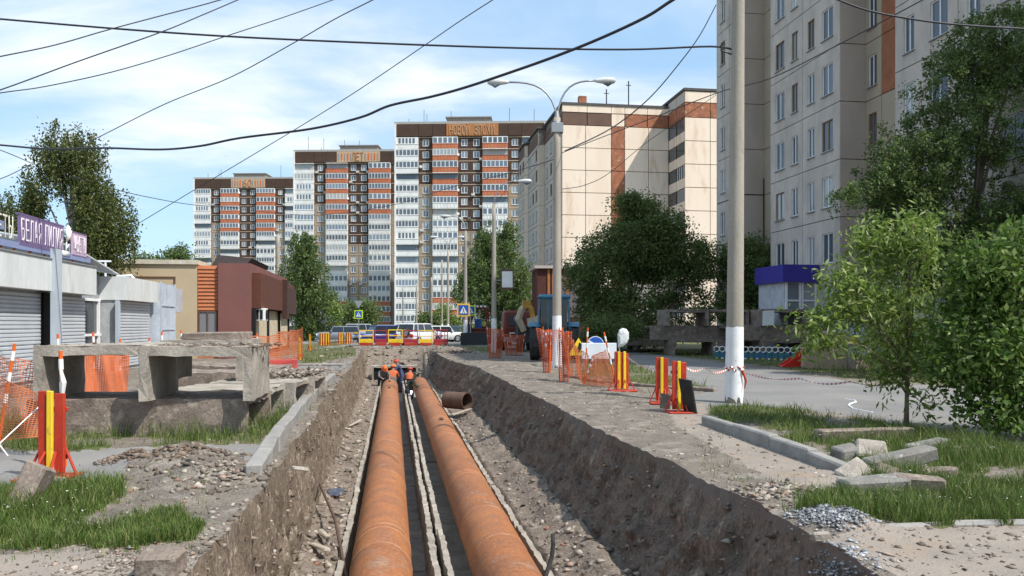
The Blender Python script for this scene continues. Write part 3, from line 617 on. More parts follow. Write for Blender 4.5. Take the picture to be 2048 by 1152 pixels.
for k, (s0_, s1_, t) in enumerate(((s20, sA, tB), (sB0, sB1, tB), (sC0, sC1, tB), (sA, sB0, tr2), (sB1, sC0, tr2))):
    mb = MB(); mb.box(t + .02, t + .15, s0_ + .1, s1_, 0, ZG - .01); mb.build('plinth', mat('plinth', (.22, .20, .19)), blk)
tar = paint('tar_seam', (.05, .045, .04), rough=.8)
for z in (ZG + 1 * PT, ZG + 2 * PT, ZG + 3 * PT): mb = MB(); mb.box(tB - .012, tB - .002, sC0 + .03, sC1 - .1, z - .035, z + .03); mb.box(tB + .05, tr2 - .02, sC0 - .014, sC0 - .003, z - .04, z + .03); mb.build('tar_seam', tar, blk)
mb = MB(); mb.tube([(tr2 - .08, sC0 - .1, .5), (tr2 - .08, sC0 - .1, ZG + 3 * PT + 1)], .035, 6); mb.build('gas_pipe', tar, blk)
# blue shop extension
e0 = s_at(1634, 21.3); L = 3.0
shop = empty('shop_extension', SP(e0, 19.5), A, 'small shop front with deep blue fascia and white window frames, built onto the grey block', 'shop')
bl = paint('blue_fascia', (0.055, 0.045, 0.30), rough=.4)
mb = MB(); mb.box(.1, 1.8, .15, L, 0, 4.5); mb.build('wall', mat('shop_wall', (.55, .56, .60)), shop)
mb = MB(); mb.box(-.12, 1.83, -.15, .14, 3.72, 4.6); mb.box(-.12, .09, .141, L, 3.72, 4.6); mb.build('fascia', bl, shop)
for q in range(2):
    a = .15 + q * .85; mb = MB(); mb.box(a + .09, a + .72, .1, .145, 1.2, 3.65, 1)
    for x in (a, a + .72): mb.box(x, x + .09, .04, .148, .1, 3.7, 0)
    mb.box(a + .09, a + .72, .05, .148, 2.75, 2.83, 0); mb.box(a + .09, a + .72, .05, .148, 1.1, 1.2, 0); mb.build('window', [pvc, glass_m], shop)
mb = MB(); mb.box(1.9, 3.2, -5.4, -.25, 0, 3.4); mb.build('porch', mat('porch_wall', (.5, .52, .56)), shop)
# ------------------------------------------------------------------ beige block with the sunlit gable
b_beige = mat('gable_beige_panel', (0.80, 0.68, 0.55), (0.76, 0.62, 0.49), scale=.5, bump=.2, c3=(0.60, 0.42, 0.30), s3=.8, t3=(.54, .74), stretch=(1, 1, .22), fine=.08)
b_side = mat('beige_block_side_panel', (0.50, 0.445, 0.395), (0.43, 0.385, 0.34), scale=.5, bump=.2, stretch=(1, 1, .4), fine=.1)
b_rust = mat('gable_rust_panel', (0.40, 0.15, 0.075), (0.24, 0.10, 0.06), scale=1.6, bump=.4, c3=(.50, .33, .22), s3=2.2, t3=(.58, .66), fine=.3)
b_brown = mat('gable_brown_panel', (0.16, 0.095, 0.07), (0.125, 0.075, 0.06), scale=.8, bump=.2, fine=.12)
bb = empty('beige_apartment_block', SP(0, 0), A, 'beige nine storey block with sunlit blank gable and rusty brown panels below the roof', 'apartment building')
g0, g1, sG, sN, tN = 20.8, 34.6, 97.5, 91.8, 34.6; FB = 9; TB_ = ZG + FB * PT
mb = MB(); mb.box(g0 + .16, g1 - .001, sG + .16, 109, 0, TB_ + 2.5); mb.box(19.96, 30, 109, 116.8, 0, TB_ + 2.2); mb.box(19.36, 30, 116.81, 122, 0, TB_ + 1.8); mb.box(tN + .16, 48, sN + .16, 108.9, 0, TB_ + 3.2); mb.build('core_wall', joint_m, bb)
mb = MB(); mb.box(g0 - .15, g1, sG - .15, 109.2, TB_ + 2.5, TB_ + 2.8); mb.box(19.7, 30, 108.7, 116.9, TB_ + 2.21, TB_ + 2.46); mb.box(19.1, 30, 116.5, 122, TB_ + 1.81, TB_ + 2.06); mb.box(tN - .15, 48.1, sN - .15, 109, TB_ + 3.2, TB_ + 3.5); mb.build('roof_edge', roof_m, bb)
rnd2 = random.Random(4)
facade(bb, g0, sG, 0, [(3.0, [], b_beige), (3.3, [], b_beige), (1.75, [], lambda f: b_rust), (3.1, [], b_beige), (2.65, [], b_beige)], FB, ZG, PT, joint=.04)
for k, (a, b, m) in enumerate(((0, 3.2, b_brown), (3.2, 6.3, b_brown), (6.3, 8.05, b_beige), (8.05, 11.0, b_rust), (11.0, 13.8, b_rust))):
    mb = MB(); mb.box(.06, b - a - .06, 0, .14, 0, 1.55); mb.build('attic_panel', m, bb, loc=(g0 + a, sG, TB_ + .05))
    mb = MB(); mb.box(.03, b - a - .03, -.06, .14, 0, .85); mb.build('cornice_panel', b_beige, bb, loc=(g0 + a, sG, TB_ + 1.64))
Wd = [(1.0, 1.3, 1.5, .7, 2, 'rnd')]
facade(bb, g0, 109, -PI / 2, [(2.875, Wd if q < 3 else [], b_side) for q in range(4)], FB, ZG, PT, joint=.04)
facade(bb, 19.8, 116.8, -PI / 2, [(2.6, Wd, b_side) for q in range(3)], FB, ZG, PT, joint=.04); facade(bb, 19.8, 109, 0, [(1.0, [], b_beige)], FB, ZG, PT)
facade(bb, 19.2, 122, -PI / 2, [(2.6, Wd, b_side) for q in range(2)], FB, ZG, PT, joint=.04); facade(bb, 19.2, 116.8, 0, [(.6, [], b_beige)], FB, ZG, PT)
for (x, y, n, L_, th) in ((g0, 109, 4, 2.875, -PI / 2), (19.8, 116.8, 3, 2.6, -PI / 2), (19.2, 122, 2, 2.6, -PI / 2), (19.8, 109, 1, 1.0, 0), (19.2, 116.8, 1, .6, 0)):
    for q in range(n):
        mb = MB(); mb.box(.05, L_ - .05, 0, .14, 0, 1.5); mb.build('attic_panel', b_brown if th else b_beige, bb, loc=(x + (L_ * q if th == 0 else 0), y - (L_ * q if th else 0), TB_ + .05), rot=(0, 0, th))
# nearer wing with loggias
facade(bb, tN, sN, 0, [(3.2, [], b_beige), (3.2, [], b_beige), (3.2, [], b_beige), (3.6, [], b_beige)], FB, ZG, PT, joint=.04)
for k in range(4):
    mb = MB(); mb.box(.05, 3.15, 0, .14, 0, 1.75); mb.build('attic_panel', b_rust, bb, loc=(tN + 3.2 * k, sN, TB_ + .05)); mb = MB(); mb.box(.03, 3.17, -.05, .14, 0, 1.25); mb.build('cornice_panel', b_beige, bb, loc=(tN + 3.2 * k, sN, TB_ + 1.85))
for q in range(2):
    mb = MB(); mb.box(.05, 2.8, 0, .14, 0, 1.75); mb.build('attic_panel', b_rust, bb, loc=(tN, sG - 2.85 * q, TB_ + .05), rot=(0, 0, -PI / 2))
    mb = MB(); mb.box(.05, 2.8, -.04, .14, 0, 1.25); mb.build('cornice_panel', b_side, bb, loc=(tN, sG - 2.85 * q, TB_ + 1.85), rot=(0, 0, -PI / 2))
for f in range(FB):
    for q in range(2):
        mb = MB(); mb.box(.05, 2.75, 0, .14, 0, 1.15, 0); mb.box(.2, 2.6, .04, .08, 1.15, 2.7, 1)
        if (f + q) % 2:
            for x in (.2, .95, 1.7, 2.45): mb.box(x, x + .1, .01, .12, 1.15, 2.7, 2)
        mb.build('loggia', [b_beige, glass_m, wood_f if f % 3 else pvc], bb, loc=(tN, sG - 2.85 * q, ZG + f * PT), rot=(0, 0, -PI / 2))
for x, y, h in ((g0 + 6.9, 102, 3.2), (g0 + 9.9, 102, 4.4)):
    mb = MB(); mb.tube([(x, y, TB_ + 2.8), (x, y, TB_ + 2.8 + h)], .08, 6); mb.box(x - .35, x + .35, y - .03, y + .03, TB_ + 2.2 + h, TB_ + 2.28 + h); mb.build('roof_antenna', cable_m, bb)
mb = MB(); mb.tube([(g0 + 3.4, 101, TB_ + 2.8), (g0 + 3.4, 101, TB_ + 3.6)], .3, 8); mb.box(g0 + 2.9, g0 + 3.9, 100.6, 101.4, TB_ + 3.6, TB_ + 4.6); mb.build('roof_vent', b_rust, bb)
# ------------------------------------------------------------------ small brown pavilion behind the blue tractor
pv = empty('brown_pavilion', (WX(1075, 72), 72, 0), A * .5, 'dark red-brown metal pavilion half hidden behind the blue tractor', 'pavilion')
mb = MB(); mb.box(0, 5.5, 0, 5, 0, 6.6); mb.build('wall', mat('pavilion_red', (.10, .035, .025), (.075, .025, .02), scale=3), pv)
mb = MB(); mb.box(-.3, 5.8, -.3, 5.3, 6.6, 6.85); mb.build('roof', paint('pavilion_roof', (.5, .42, .38)), pv)
for x in (.9, 1.3, 2.6): mb = MB(); mb.box(x, x + .22, -.08, -.003, .2, 6.5); mb.build('column', mat('pavilion_column', (.42, .16, .05)), pv)
mb = MB(); mb.box(1.8, 4.8, -.06, -.003, 2.2, 6.0); mb.build('panel', mat('pavilion_grey', (.17, .14, .15)), pv)
# ------------------------------------------------------------------ kiosks along the left
tK = -9.0; sK0, sK1 = 13.0, s_at(193, tK)
wht_tin = mat('white_sheet_metal', (0.64, 0.66, 0.65), (0.56, 0.58, 0.57), scale=2.2, rough=.5, bump=.12, bscale=8, c3=(.47, .46, .43), s3=2.5, t3=(.54, .74), stretch=(1, 1, .25), fine=.07)
shut_m = mat('roller_shutter_metal', (0.50, 0.53, 0.56), (0.44, 0.465, 0.49), scale=1.5, rough=.45, bump=.05, fine=.06)
blue_gr = mat('blue_grey_metal', (0.44, 0.49, 0.54), (0.38, 0.43, 0.48), scale=2, rough=.5, bump=.05, fine=.06)
def shutter(par, s0, s1, x, z1, name='roller_shutter'):
    m = MB(); n = int((z1 - .1) / .105)
    for i in range(n):
        z = .1 + i * .105 + random.uniform(-.006, .006); m.add([(x, s0, z), (x, s1, z), (x + .035, s1, z + .03), (x + .035, s0, z + .03), (x + .035, s1, z + .085), (x + .035, s0, z + .085), (x, s1, z + .105), (x, s0, z + .105)],
              [(0, 1, 2, 3), (3, 2, 4, 5), (5, 4, 6, 7)])
    return m.build(name, shut_m, par)
ka = empty('shop_kiosk', SP(sK0, tK), A, 'long white kiosk with roller shutters and a violet rooftop sign at the left edge', 'kiosk')
LK = sK1 - sK0; q = lambda px, t=tK: s_at(px, t) - sK0
mb = MB(); mb.box(-5, -.42, 0, LK, 0, 3.15); mb.box(-5, -.95, LK + .001, LK + 2.7, 0, 3.3); mb.build('wall', mat('kiosk_wall', (.42, .44, .45)), ka)
n = 6; c0 = 0
edges = [0, LK * .35, LK * .6, q(105), q(112), LK]
for a, b in zip([0, 3.2, 6.4], [3.2, 6.4, q(104)]): mb = MB(); mb.box(-.55, 0, a + .01, b - .01, 2.48, 3.32); mb.build('fascia_panel', wht_tin, ka)
mb = MB(); mb.box(-.55, 0, q(118), LK, 2.48, 3.32); mb.build('fascia_panel', wht_tin, ka)
for a, b in ((0, LK),): mb = MB(); mb.box(-.6, .03, a, b, 3.325, 3.36); mb.build('fascia_cap', steel, ka)
mb = MB(); mb.box(-.03, .09, q(103), q(117), 0, 3.62); mb.build('pillar', blue_gr, ka)
for a, b in ((.2, 3.1), (3.4, 6.2), (6.5, q(82, tK - .36)), (q(120, tK - .36), q(171, tK - .36))): shutter(ka, a, b, -.40, 2.47)
mb = MB(); mb.box(-.40, -.34, q(86, tK - .36), q(102, tK - .36), .1, 2.45); mb.build('dark_doorway', dark, ka)
ds0, ds1 = q(173, tK - .5), q(226, tK - .94) 
mb = MB(); mb.box(-.93, -.88, ds0 + .25, ds1, .1, 2.42, 1)
for y in (ds0 + .25, (ds0 + ds1) / 2 + .1, ds1 - .1): mb.box(-.88, -.8, y, y + .09, .1, 2.44, 0)
mb.box(-.88, -.81, ds0 + .3, ds1 - .1, 1.2, 1.28, 0); mb.box(-.88, -.81, ds0 + .3, ds1 - .1, 2.36, 2.45, 0); mb.build('glass_door', [pvc, glass_m], ka)
mb = MB(); mb.box(-.9, -.85, q(193), LK + 2.69, 2.46, 3.28); mb.build('recess_panel', mat('recess_grey', (.33, .34, .37)), ka)
mb = MB(); mb.add([(-.4, LK - .8, 3.95), (-.35, LK + 3.2, 3.32), (-4.5, LK + 3.2, 4.1), (-4.5, LK - .8, 4.7), (-.4, LK - .8, 3.90), (-.35, LK + 3.2, 3.27), (-4.5, LK + 3.2, 4.05), (-4.5, LK - .8, 4.65)], [(0, 1, 2, 3), (7, 6, 5, 4), (0, 4, 5, 1), (0, 3, 7, 4), (1, 5, 6, 2), (2, 6, 7, 3)]); mb.build('metal_roof', mat('pale_roof', (.55, .58, .60), rough=.4), ka)
mb = MB(); mb.box(-.75, -.62, LK + .5, LK + 1.2, 3.0, 3.1); mb.box(-.8, -.6, LK + .3, LK + 1.5, 3.12, 3.16); mb.build('floodlight', white, ka)
# rooftop sign: a thing standing on the kiosk
sg = empty('rooftop_sign', SP(sK0, tK), A, 'violet and white cyrillic letter sign with a white flower, on top of the long kiosk', 'sign')
violet = paint('sign_violet', (0.17, 0.12, 0.24)); mauve = paint('sign_mauve', (0.50, 0.36, 0.46)); lett = paint('letter_white', (.80, .74, .80)); beamc = paint('sign_beam_blue', (0.22, 0.26, 0.42))
mb = MB(); mb.box(-.45, -.33, 0, q(180, tK - .35), 3.50, 3.66); mb.box(-.46, -.34, q(28), q(41), 3.9, 4.1); mb.build('beam', beamc, sg)
for px in (8, 36, 62, 92, 120, 150, 174): mb = MB(); mb.box(-.42, -.36, q(px) - .03, q(px) + .03, 3.36, 3.5); mb.build('strut', mat('strut_rust', (.3, .10, .05)), sg)
def word(txt, p0, p1, z0, h, board, par, lm=lett):
    a, b = q(p0, tK - .33), q(p1, tK - .33)
    if board:
        m = MB(); m.box(-.38, -.33, a - .05, b + .05, z0 - .06, z0 + h + .06, 0); m.box(-.40, -.325, a - .08, b + .08, z0 + h + .062, z0 + h + .10, 1); m.box(-.40, -.325, a - .08, b + .08, z0 - .10, z0 - .062, 1); par = m.build('sign_board', [board, violet], par)
    cw = (b - a) / len(txt)
    for i, ch in enumerate(txt):
        if ch != ' ': inst('letter', text_mesh(ch, cw * .70, h * .92, .014, lm), par, (-.325, a + cw * (i + .12), z0 + .03), (0, 0, PI / 2))
word('ЦВЕТЫ', -34, 27, 3.68, .60, None, sg, paint('letter_cream', (.80, .74, .62)))
word('БЕЛАЯ', 41, 84, 3.70, .62, violet, sg); word('ЛИЛИЯ', 88, 126, 3.70, .62, violet, sg); word('ЦВЕТЫ', 147, 172, 3.72, .52, mauve, sg)
fx = MB()
yc = q(133, tK - .3)
for k in range(6):
    a = -1.0 + k * .4; fx.tube([(-.3, yc, 3.95), (-.26, yc + .12 * math.sin(a), 4.1), (-.25, yc + .26 * math.sin(a), 4.1 + .28 * math.cos(a) + .05), (-.28, yc + .34 * math.sin(a), 4.12 + .33 * math.cos(a))], [.01, .026, .022, .005], 6)
fx.tube([(-.3, yc, 3.95), (-.3, yc - .03, 3.7)], .02, 6); fx.tube([(-.3, yc - .05, 3.72), (-.28, yc + .1, 3.9), (-.28, yc + .2, 3.66)], [.01, .025, .008], 6); fx.box(-.34, -.31, yc - .22, yc + .3, 3.56, 3.70)
fx.build('white_flower', white, sg, smooth=True)
mb = MB(); mb.box(-.5, -.42, q(177), q(183), 3.55, 4.2, 0); mb.box(-.41, -.39, q(178), q(182), 3.8, 3.98, 1); mb.box(-.56, -.51, q(180), q(186), 3.98, 4.25, 2); mb.build('end_lightbox', [violet, beamc, sign_cream], sg)
mb = MB(); mb.box(-1.1, -1.0, q(-10), q(48), 3.36, 3.72); mb.box(-1.1, -1.0, q(-60), q(-14), 3.36, 3.7); mb.build('rear_panel', wht_tin, sg)
# second kiosk
sb0 = s_at(252, tK); sb1 = s_at(317, tK)
kb = empty('second_kiosk', SP(sb0, tK), A, 'smaller white kiosk with one shutter, beyond the dark glass door', 'kiosk'); LB2 = sb1 - sb0
mb = MB(); mb.box(-5, -.3, .05, LB2, 0, 3.15); mb.build('wall', mat('kiosk_wall', (.42, .44, .45)), kb)
mb = MB(); mb.box(-.95, 0, 0, .05, 2.42, 3.22); mb.box(-.3, 0, .051, LB2, 2.42, 3.22); mb.build('fascia_panel', wht_tin, kb)
shutter(kb, .1, LB2 - .3, -.28, 2.41); mb = MB(); mb.box(-.3, -.2, -.15, .08, 0, 2.4); mb.build('pillar', blue_gr, kb)
kc = empty('pale_blue_cabinet', SP(s_at(320, tK), tK), A, 'tall pale blue metal cabinet at the end of the kiosk row', 'cabinet'); L3 = s_at(349, tK) - s_at(320, tK)
mb = MB(); mb.box(-1.5, 0, 0, L3, .1, 3.2); mb.build('body', mat('pale_blue_metal', (.52, .58, .66), rough=.5), kc)
for z in (1.35, 2.3): mb = MB(); mb.box(-.001, .03, .05, L3 - .05, z, z + .05); mb.build('rail', blue_gr, kc)
for y in (0, L3 - .06): mb = MB(); mb.box(.001, .06, y, y + .06, 0, 3.25); mb.build('post', blue_gr, kc)
mb = MB(); mb.box(-.7, -.01, L3 + .02, L3 + 1.3, 2.1, 3.1); mb.build('meter_box', mat('meter_box', (.45, .47, .52)), kc)
mb = MB(); mb.tube([(-2.0, 0, 3.2), (-2.0, 0, 4.0)], .04, 6); mb.tube([(-1.9, 1, 3.2), (-1.9, 1, 3.5), (-1.4, 1.1, 3.55), (-1.2, 1.2, 3.3)], .05, 6); mb.box(-2.3, -1.8, -.05, .05, 4.0, 4.06); mb.build('roof_pipe', white, kc)
# ------------------------------------------------------------------ tan and maroon shop
st = empty('maroon_shop_building', SP(38.7, -12.4), A, 'low shop of tan, orange clad and maroon walls beyond the kiosks', 'shop')
tan_w = mat('tan_plaster', (0.50, 0.40, 0.26), (0.45, 0.36, 0.24), scale=.6, bump=.15, fine=.07); maroon = mat('maroon_plaster', (0.20, 0.085, 0.075), (0.17, 0.075, 0.066), scale=.7, bump=.15, fine=.07)
oj = mat('orange_cladding', (0.46, 0.165, 0.075), (0.40, 0.14, 0.065), scale=2, bump=.1, fine=.1)
mb = MB(); mb.box(-1, 3.45, 0, 13, 0, 4.35); mb.build('tan_wall', tan_w, st)
mb = MB(); mb.box(-1.1, 3.5, -.1, 13, 4.35, 4.55); mb.build('parapet', mat('parapet_cream', (.60, .55, .44)), st)
mb = MB(); mb.box(-1, 2.5, -.04, -.003, 3.72, 3.78); mb.box(2.44, 2.5, -.04, -.003, 0, 3.72); mb.build('wall_trim', mat('trim_brown', (.16, .08, .05)), st)
mb = MB(); mb.box(3.46, 4.4, .06, 13, 0, 4.3); mb.build('clad_wall', oj, st)
for i in range(12):
    mb = MB(); z = 2.25 + i * .172; mb.add([(3.48, .0, z), (4.38, .0, z), (4.38, .055, z + .165), (3.48, .055, z + .165), (3.48, .058, z), (4.38, .058, z)], [(0, 1, 2, 3), (4, 5, 1, 0), (0, 3, 4), (1, 5, 2)]); mb.build('cladding_board', oj, st)
mb = MB(); mb.box(3.5, 4.35, .02, .055, .55, 2.15, 1)
for x in (3.5, 3.88, 4.29): mb.box(x, x + .06, -.02, .02, .55, 2.15, 0)
mb.box(3.5, 4.35, -.02, .02, .5, .56, 0); mb.box(3.5, 4.35, -.02, .02, 2.15, 2.22, 0); mb.build('window', [mat('trim_brown', (.16, .08, .05)), glass_m], st)
mb = MB(); mb.box(4.41, 5.85, -.15, 13, 0, 4.42); mb.build('maroon_wall', maroon, st)
mb = MB(); mb.box(5.86, 6.25, .25, 13.2, 2.35, 4.0); mb.build('side_fascia', mat('brown_fascia', (.115, .042, .026), (.09, .035, .024)), st)
mb = MB(); mb.box(5.95, 6.35, 9.2, 13.4, 2.2, 3.75); mb.box(6.2, 6.5, 7.8, 8.6, 1.9, 4.1); mb.build('side_fascia', mat('dark_brown_tin', (.07, .035, .03)), st)
cream_sh = mat('cream_shutter', (0.56, 0.48, 0.36), fine=.06)
for i in range(3): mb = MB(); a = .4 + i * 4.1; mb.box(5.86, 5.93, a, a + 3.8, .3, 2.3); mb.build('shop_shutter', cream_sh, st)
for i in range(4): mb = MB(); a = .1 + i * 4.1; mb.box(5.86, 6.02, a, a + .28, .1, 2.34); mb.build('mullion', dark, st)
mb = MB(); mb.bbox(5.95, 6.4, .5, 1.4, 1.75, 2.35, 0); mb.tube([(6.41, .95, 2.05), (6.45, .95, 2.05)], .24, 16, 1); mb.box(6.02, 6.12, .47, .498, 1.83, 2.27, 1); mb.box(6.18, 6.3, .47, .498, 1.83, 2.27, 1); mb.build('air_conditioner', [white, dark], st)
mb = MB(); mb.add([(3.6, 2, 4.4), (5.2, 2, 4.4), (5.2, 8, 4.4), (3.6, 8, 4.4), (3.9, 2.3, 5.0), (5.5, 2.3, 4.85), (5.5, 7.8, 4.85), (3.9, 7.8, 5.0)], [(0, 1, 5, 4), (1, 2, 6, 5), (2, 3, 7, 6), (3, 0, 4, 7), (4, 5, 6, 7)]); mb.build('roof_hood', mat('roof_hood', (.05, .04, .04)), st)
ORD = ['nearest', 'second nearest', 'third', 'fourth', 'fifth', 'sixth', 'seventh', 'eighth', 'ninth', 'tenth', 'eleventh', 'twelfth', 'thirteenth', 'fourteenth', 'fifteenth', 'sixteenth', 'seventeenth', 'eighteenth']
# ------------------------------------------------------------------ trench furniture
def uprofile(wd, h, th, fl):       # upright U, closed polygon (x,z)
    return [(0, h), (0, 0), (wd, 0), (wd, h), (wd - th, h), (wd - th, fl), (th, fl), (th, h)]
def resample(poly, st):
    out = []
    for (a, b), (c, d) in zip(poly, poly[1:] + poly[:1]):
        n = max(1, int(math.hypot(c - a, d - b) / st))
        for i in range(n): out.append((a + (c - a) * i / n, b + (d - b) * i / n))
    return out
def loft_rough(poly, L, seed, jit=.01, rim=None, rimj=.03, st=.2, sy=.2):
    r = np.random.default_rng(seed); pts = resample(poly, st); n = len(pts); k = max(2, int(L / sy)); mb = MB(); V = []
    for j in range(k + 1):
        y = L * j / k; rj = (r.random() - .3) * rimj
        for (x, z) in pts:
            dz = 0
            if rim and ((rim > 0 and z > rim) or (rim < 0 and z < -rim)): dz = -abs(rj) * (r.random() + .5) * (1 if rim > 0 else -1)
            q = r.normal(0, jit, 3); V.append((x + q[0], y + (q[1] if 0 < j < k else q[1] * 1.2), z + q[2] + dz))
    Fs = [tuple(range(n))[::-1], tuple(k * n + i for i in range(n))]
    for j in range(k):
        for i in range(n): a = j * n + i; b = j * n + (i + 1) % n; Fs.append((a, b, b + n, a + n))
    mb.add(V, Fs); return mb
trayA = [loft_rough(uprofile(1.22, .72, .075, .1), 2.96, 20 + i, .007, .68, .045, .15, .12).data('concrete_channel', conc) for i in range(4)]
for k in range(14):
    s = -0.5 + k * 3.0
    for t, nm in ((-.67, 'left'), (.62, 'right')):
        o = inst('concrete_channel', trayA[(k * 3 + (t > 0)) % 4], None, SP(s, t + random.uniform(-.012, .012), -2.03 + random.uniform(-.015, .02)), (0, 0, A + random.uniform(-.003, .003)))
        tag(o, f'{ORD[k]} concrete channel element from the near end under the {nm} rusty pipe', 'channel', f'channel elements of the {nm} pipe')
jr = np.random.default_rng(3)
def pipe(t, seams, s0, s1, label):
    root = empty('rusty_pipe', SP(s0, t, -1.3), A, label, 'pipe'); R = .36; ed = [s0] + seams + [s1]
    for i, (a, b) in enumerate(zip(ed[:-1], ed[1:])):
        mb = MB(); n = 48; L = b - a; k = 2
        for y in (a - s0 + .006, b - s0 - .006):
            for j in range(n): mb.v.append((R * math.cos(2 * PI * j / n), y, R * math.sin(2 * PI * j / n)))
        for j in range(n): mb.f.append((j, (j + 1) % n, n + (j + 1) % n, n + j)); mb.m.append(0)
        if i == len(ed) - 2: mb.add([(0, L * 0 + b - s0 - .006, 0)], [], 0)
        mb.build('pipe_section', rust_b if i % 2 == 0 else rust, root, smooth=True)
    for y in seams:
        mb = MB(); n = 48; w_ = .007; rr = R + .005; tl = jr.normal(0, .004)
        prof = [(-w_ * 1.6, R - .004), (-w_, rr), (w_, rr), (w_ * 1.6, R - .004)]
        for j in range(n):
            a = 2 * PI * j / n; wob = .004 * math.sin(3 * a + y * 9)
            for (dy, r_) in prof: mb.v.append((r_ * math.cos(a), y - s0 + dy + wob + tl * math.cos(a) * 3, r_ * math.sin(a)))
        for j in range(n):
            for q in range(3): a = j * 4 + q; b = ((j + 1) % n) * 4 + q; mb.f.append((a, b, b + 1, a + 1)); mb.m.append(0)
        mb.build('weld_seam', weld_m, root, smooth=True)
    for y in np.arange(2.0, s1 - s0, 3.0):
        mb = MB(); mb.bbox(-.16, .16, y, y + .3, -.62, -.30); mb.build('support_block', conc_dark, root)
    return root
lp = pipe(-.137, [6.9, 9.45, 10.15, 10.35, 14.1, 17.8, 23.2, 29.0], 1.0, 37.2, 'left of two thick rusty orange pipes in the trench')
rp = pipe(1.285, [7.2, 9.6, 11.15, 13.65, 13.95, 18.6, 22.3, 25.5, 31.5], 1.0, 38.5, 'right of two thick rusty orange pipes in the trench')
for s, n, par, s0 in ((35.5, 2, lp, 1.0), (32, 1, lp, 1.0), (21.2, 2, rp, 1.0)):
    mb = MB(); mb.bbox(-.06, .04, s - s0, s - s0 + .25, .355, .41); mb.build('lifting_lug', rust_d, par)
# covered channel mouths at the far end
for t0, lab in ((-1.0, 'left of two dark square concrete channel mouths behind the workers'), (.12, 'right of two dark square concrete channel mouths behind the workers')):
    r = empty('channel_mouth', SP(42.4, t0, -1.95), A, lab, 'channel')
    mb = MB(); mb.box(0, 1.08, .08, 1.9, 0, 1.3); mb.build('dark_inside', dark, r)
    loft_rough([(-.09, 0), (0, 0), (0, 1.26), (1.08, 1.26), (1.08, 0), (1.17, 0), (1.17, 1.36), (-.09, 1.36)], .75, 5, .008).build('frame', conc, r)
old = empty('old_pipe_piece', (*P(914, 806, -.9), -.82), -2.2, 'short cut piece of old dark pipe lying on the right trench slope', 'pipe')
mb = MB(); n = 28
for (y, r_) in ((-.42, .27), (.42, .27), (.42, .25), (-.38, .25)):
    for j in range(n): mb.v.append((r_ * math.cos(2 * PI * j / n), y, r_ * math.sin(2 * PI * j / n)))
for k in range(4):
    if k == 3: mb.f.append(tuple(3 * n + j for j in range(n))); mb.m.append(0); continue
    for j in range(n): mb.f.append((k * n + j, k * n + (j + 1) % n, (k + 1) * n + (j + 1) % n, (k + 1) * n + j)); mb.m.append(0)
for j in range(n): mb.f.append((j, n * 3 + j, n * 3 + (j + 1) % n, (j + 1) % n)); mb.m.append(0)
mb.build('shell', rust_d, old, smooth=False)
def single(mb, name, m, label, cat, group=None, **k): return tag(mb.build(name, m, **k), label, cat, group)
p0, p1, p2 = P(640, 1000, -1.2), P(670, 1060, -1.25), P(697, 1140, -1.35)
single(MB().tube([(p0[0], p0[1], -.95), (p1[0], p1[1], -1.1), (p2[0], p2[1] - .1, -1.42)], .022, 8), 'steel_rod', rust_d, 'thin rusty steel rod leaning against the left channel wall', 'rod')
q0 = P(1092, 1150, -1.3); single(MB().tube([(q0[0] - .03, q0[1] - .3, -1.45), (q0[0], q0[1], -1.3), (q0[0] + .07, q0[1] + .08, -1.12), (q0[0] + .09, q0[1] + .12, -.98), (q0[0] + .085, q0[1] + .14, -.86)], .026, 10), 'black_hose', rubber, 'short black hose sticking up beside the right pipe', 'hose', smooth=True)
wood = mat('grey_wood', (.42, .36, .29), (.30, .25, .2), scale=6, stretch=(1, 1, .3))
for (a, b, lab) in (((700, 850), (722, 838), 'small board lying on the left ledge, farthest'), ((905, 838), (942, 825), 'pale plank lying on the right trench slope below the old pipe piece'), ((640, 1058), (655, 1072), 'short pale stick on the left ledge next to the rod'), ((625, 1085), (655, 1098), 'longer stick lying on the left ledge below the short one')):
    x0, y0 = P(*a, -1.2); x1, y1 = P(*b, -1.2); d = Vector((x1 - x0, y1 - y0, 0)); L = d.length; M = Matrix.Translation((x0, y0, -1.24 if x0 < 0 and a[0] < 800 else -1.1)) @ Matrix.Rotation(math.atan2(d.y, d.x), 4, 'Z')
    single(MB().bbox(0, L, -.04, .04, 0, .04, M=M, jit=.01), 'board', wood, lab, 'board')
rag = mat('blue_rag', (.045, .055, .085), (.08, .09, .12), scale=9, bump=.5)
x, y = P(665, 988, -1.3); mb = MB(); g = 9
for i in range(g):
    for j in range(g): u, v = i / (g - 1) - .5, j / (g - 1) - .5; mb.v.append((x + u * .35 + v * .1, y + v * .5, -1.27 + .10 * float(vn(u * 6 + 3, v * 6)) - .2 * (u * u + v * v)))
for i in range(g - 1):
    for j in range(g - 1): mb.f.append((i * g + j, (i + 1) * g + j, (i + 1) * g + j + 1, i * g + j + 1)); mb.m.append(0)
single(mb, 'rag', rag, 'crumpled dark blue rag on the rubble left of the pipes', 'rag')
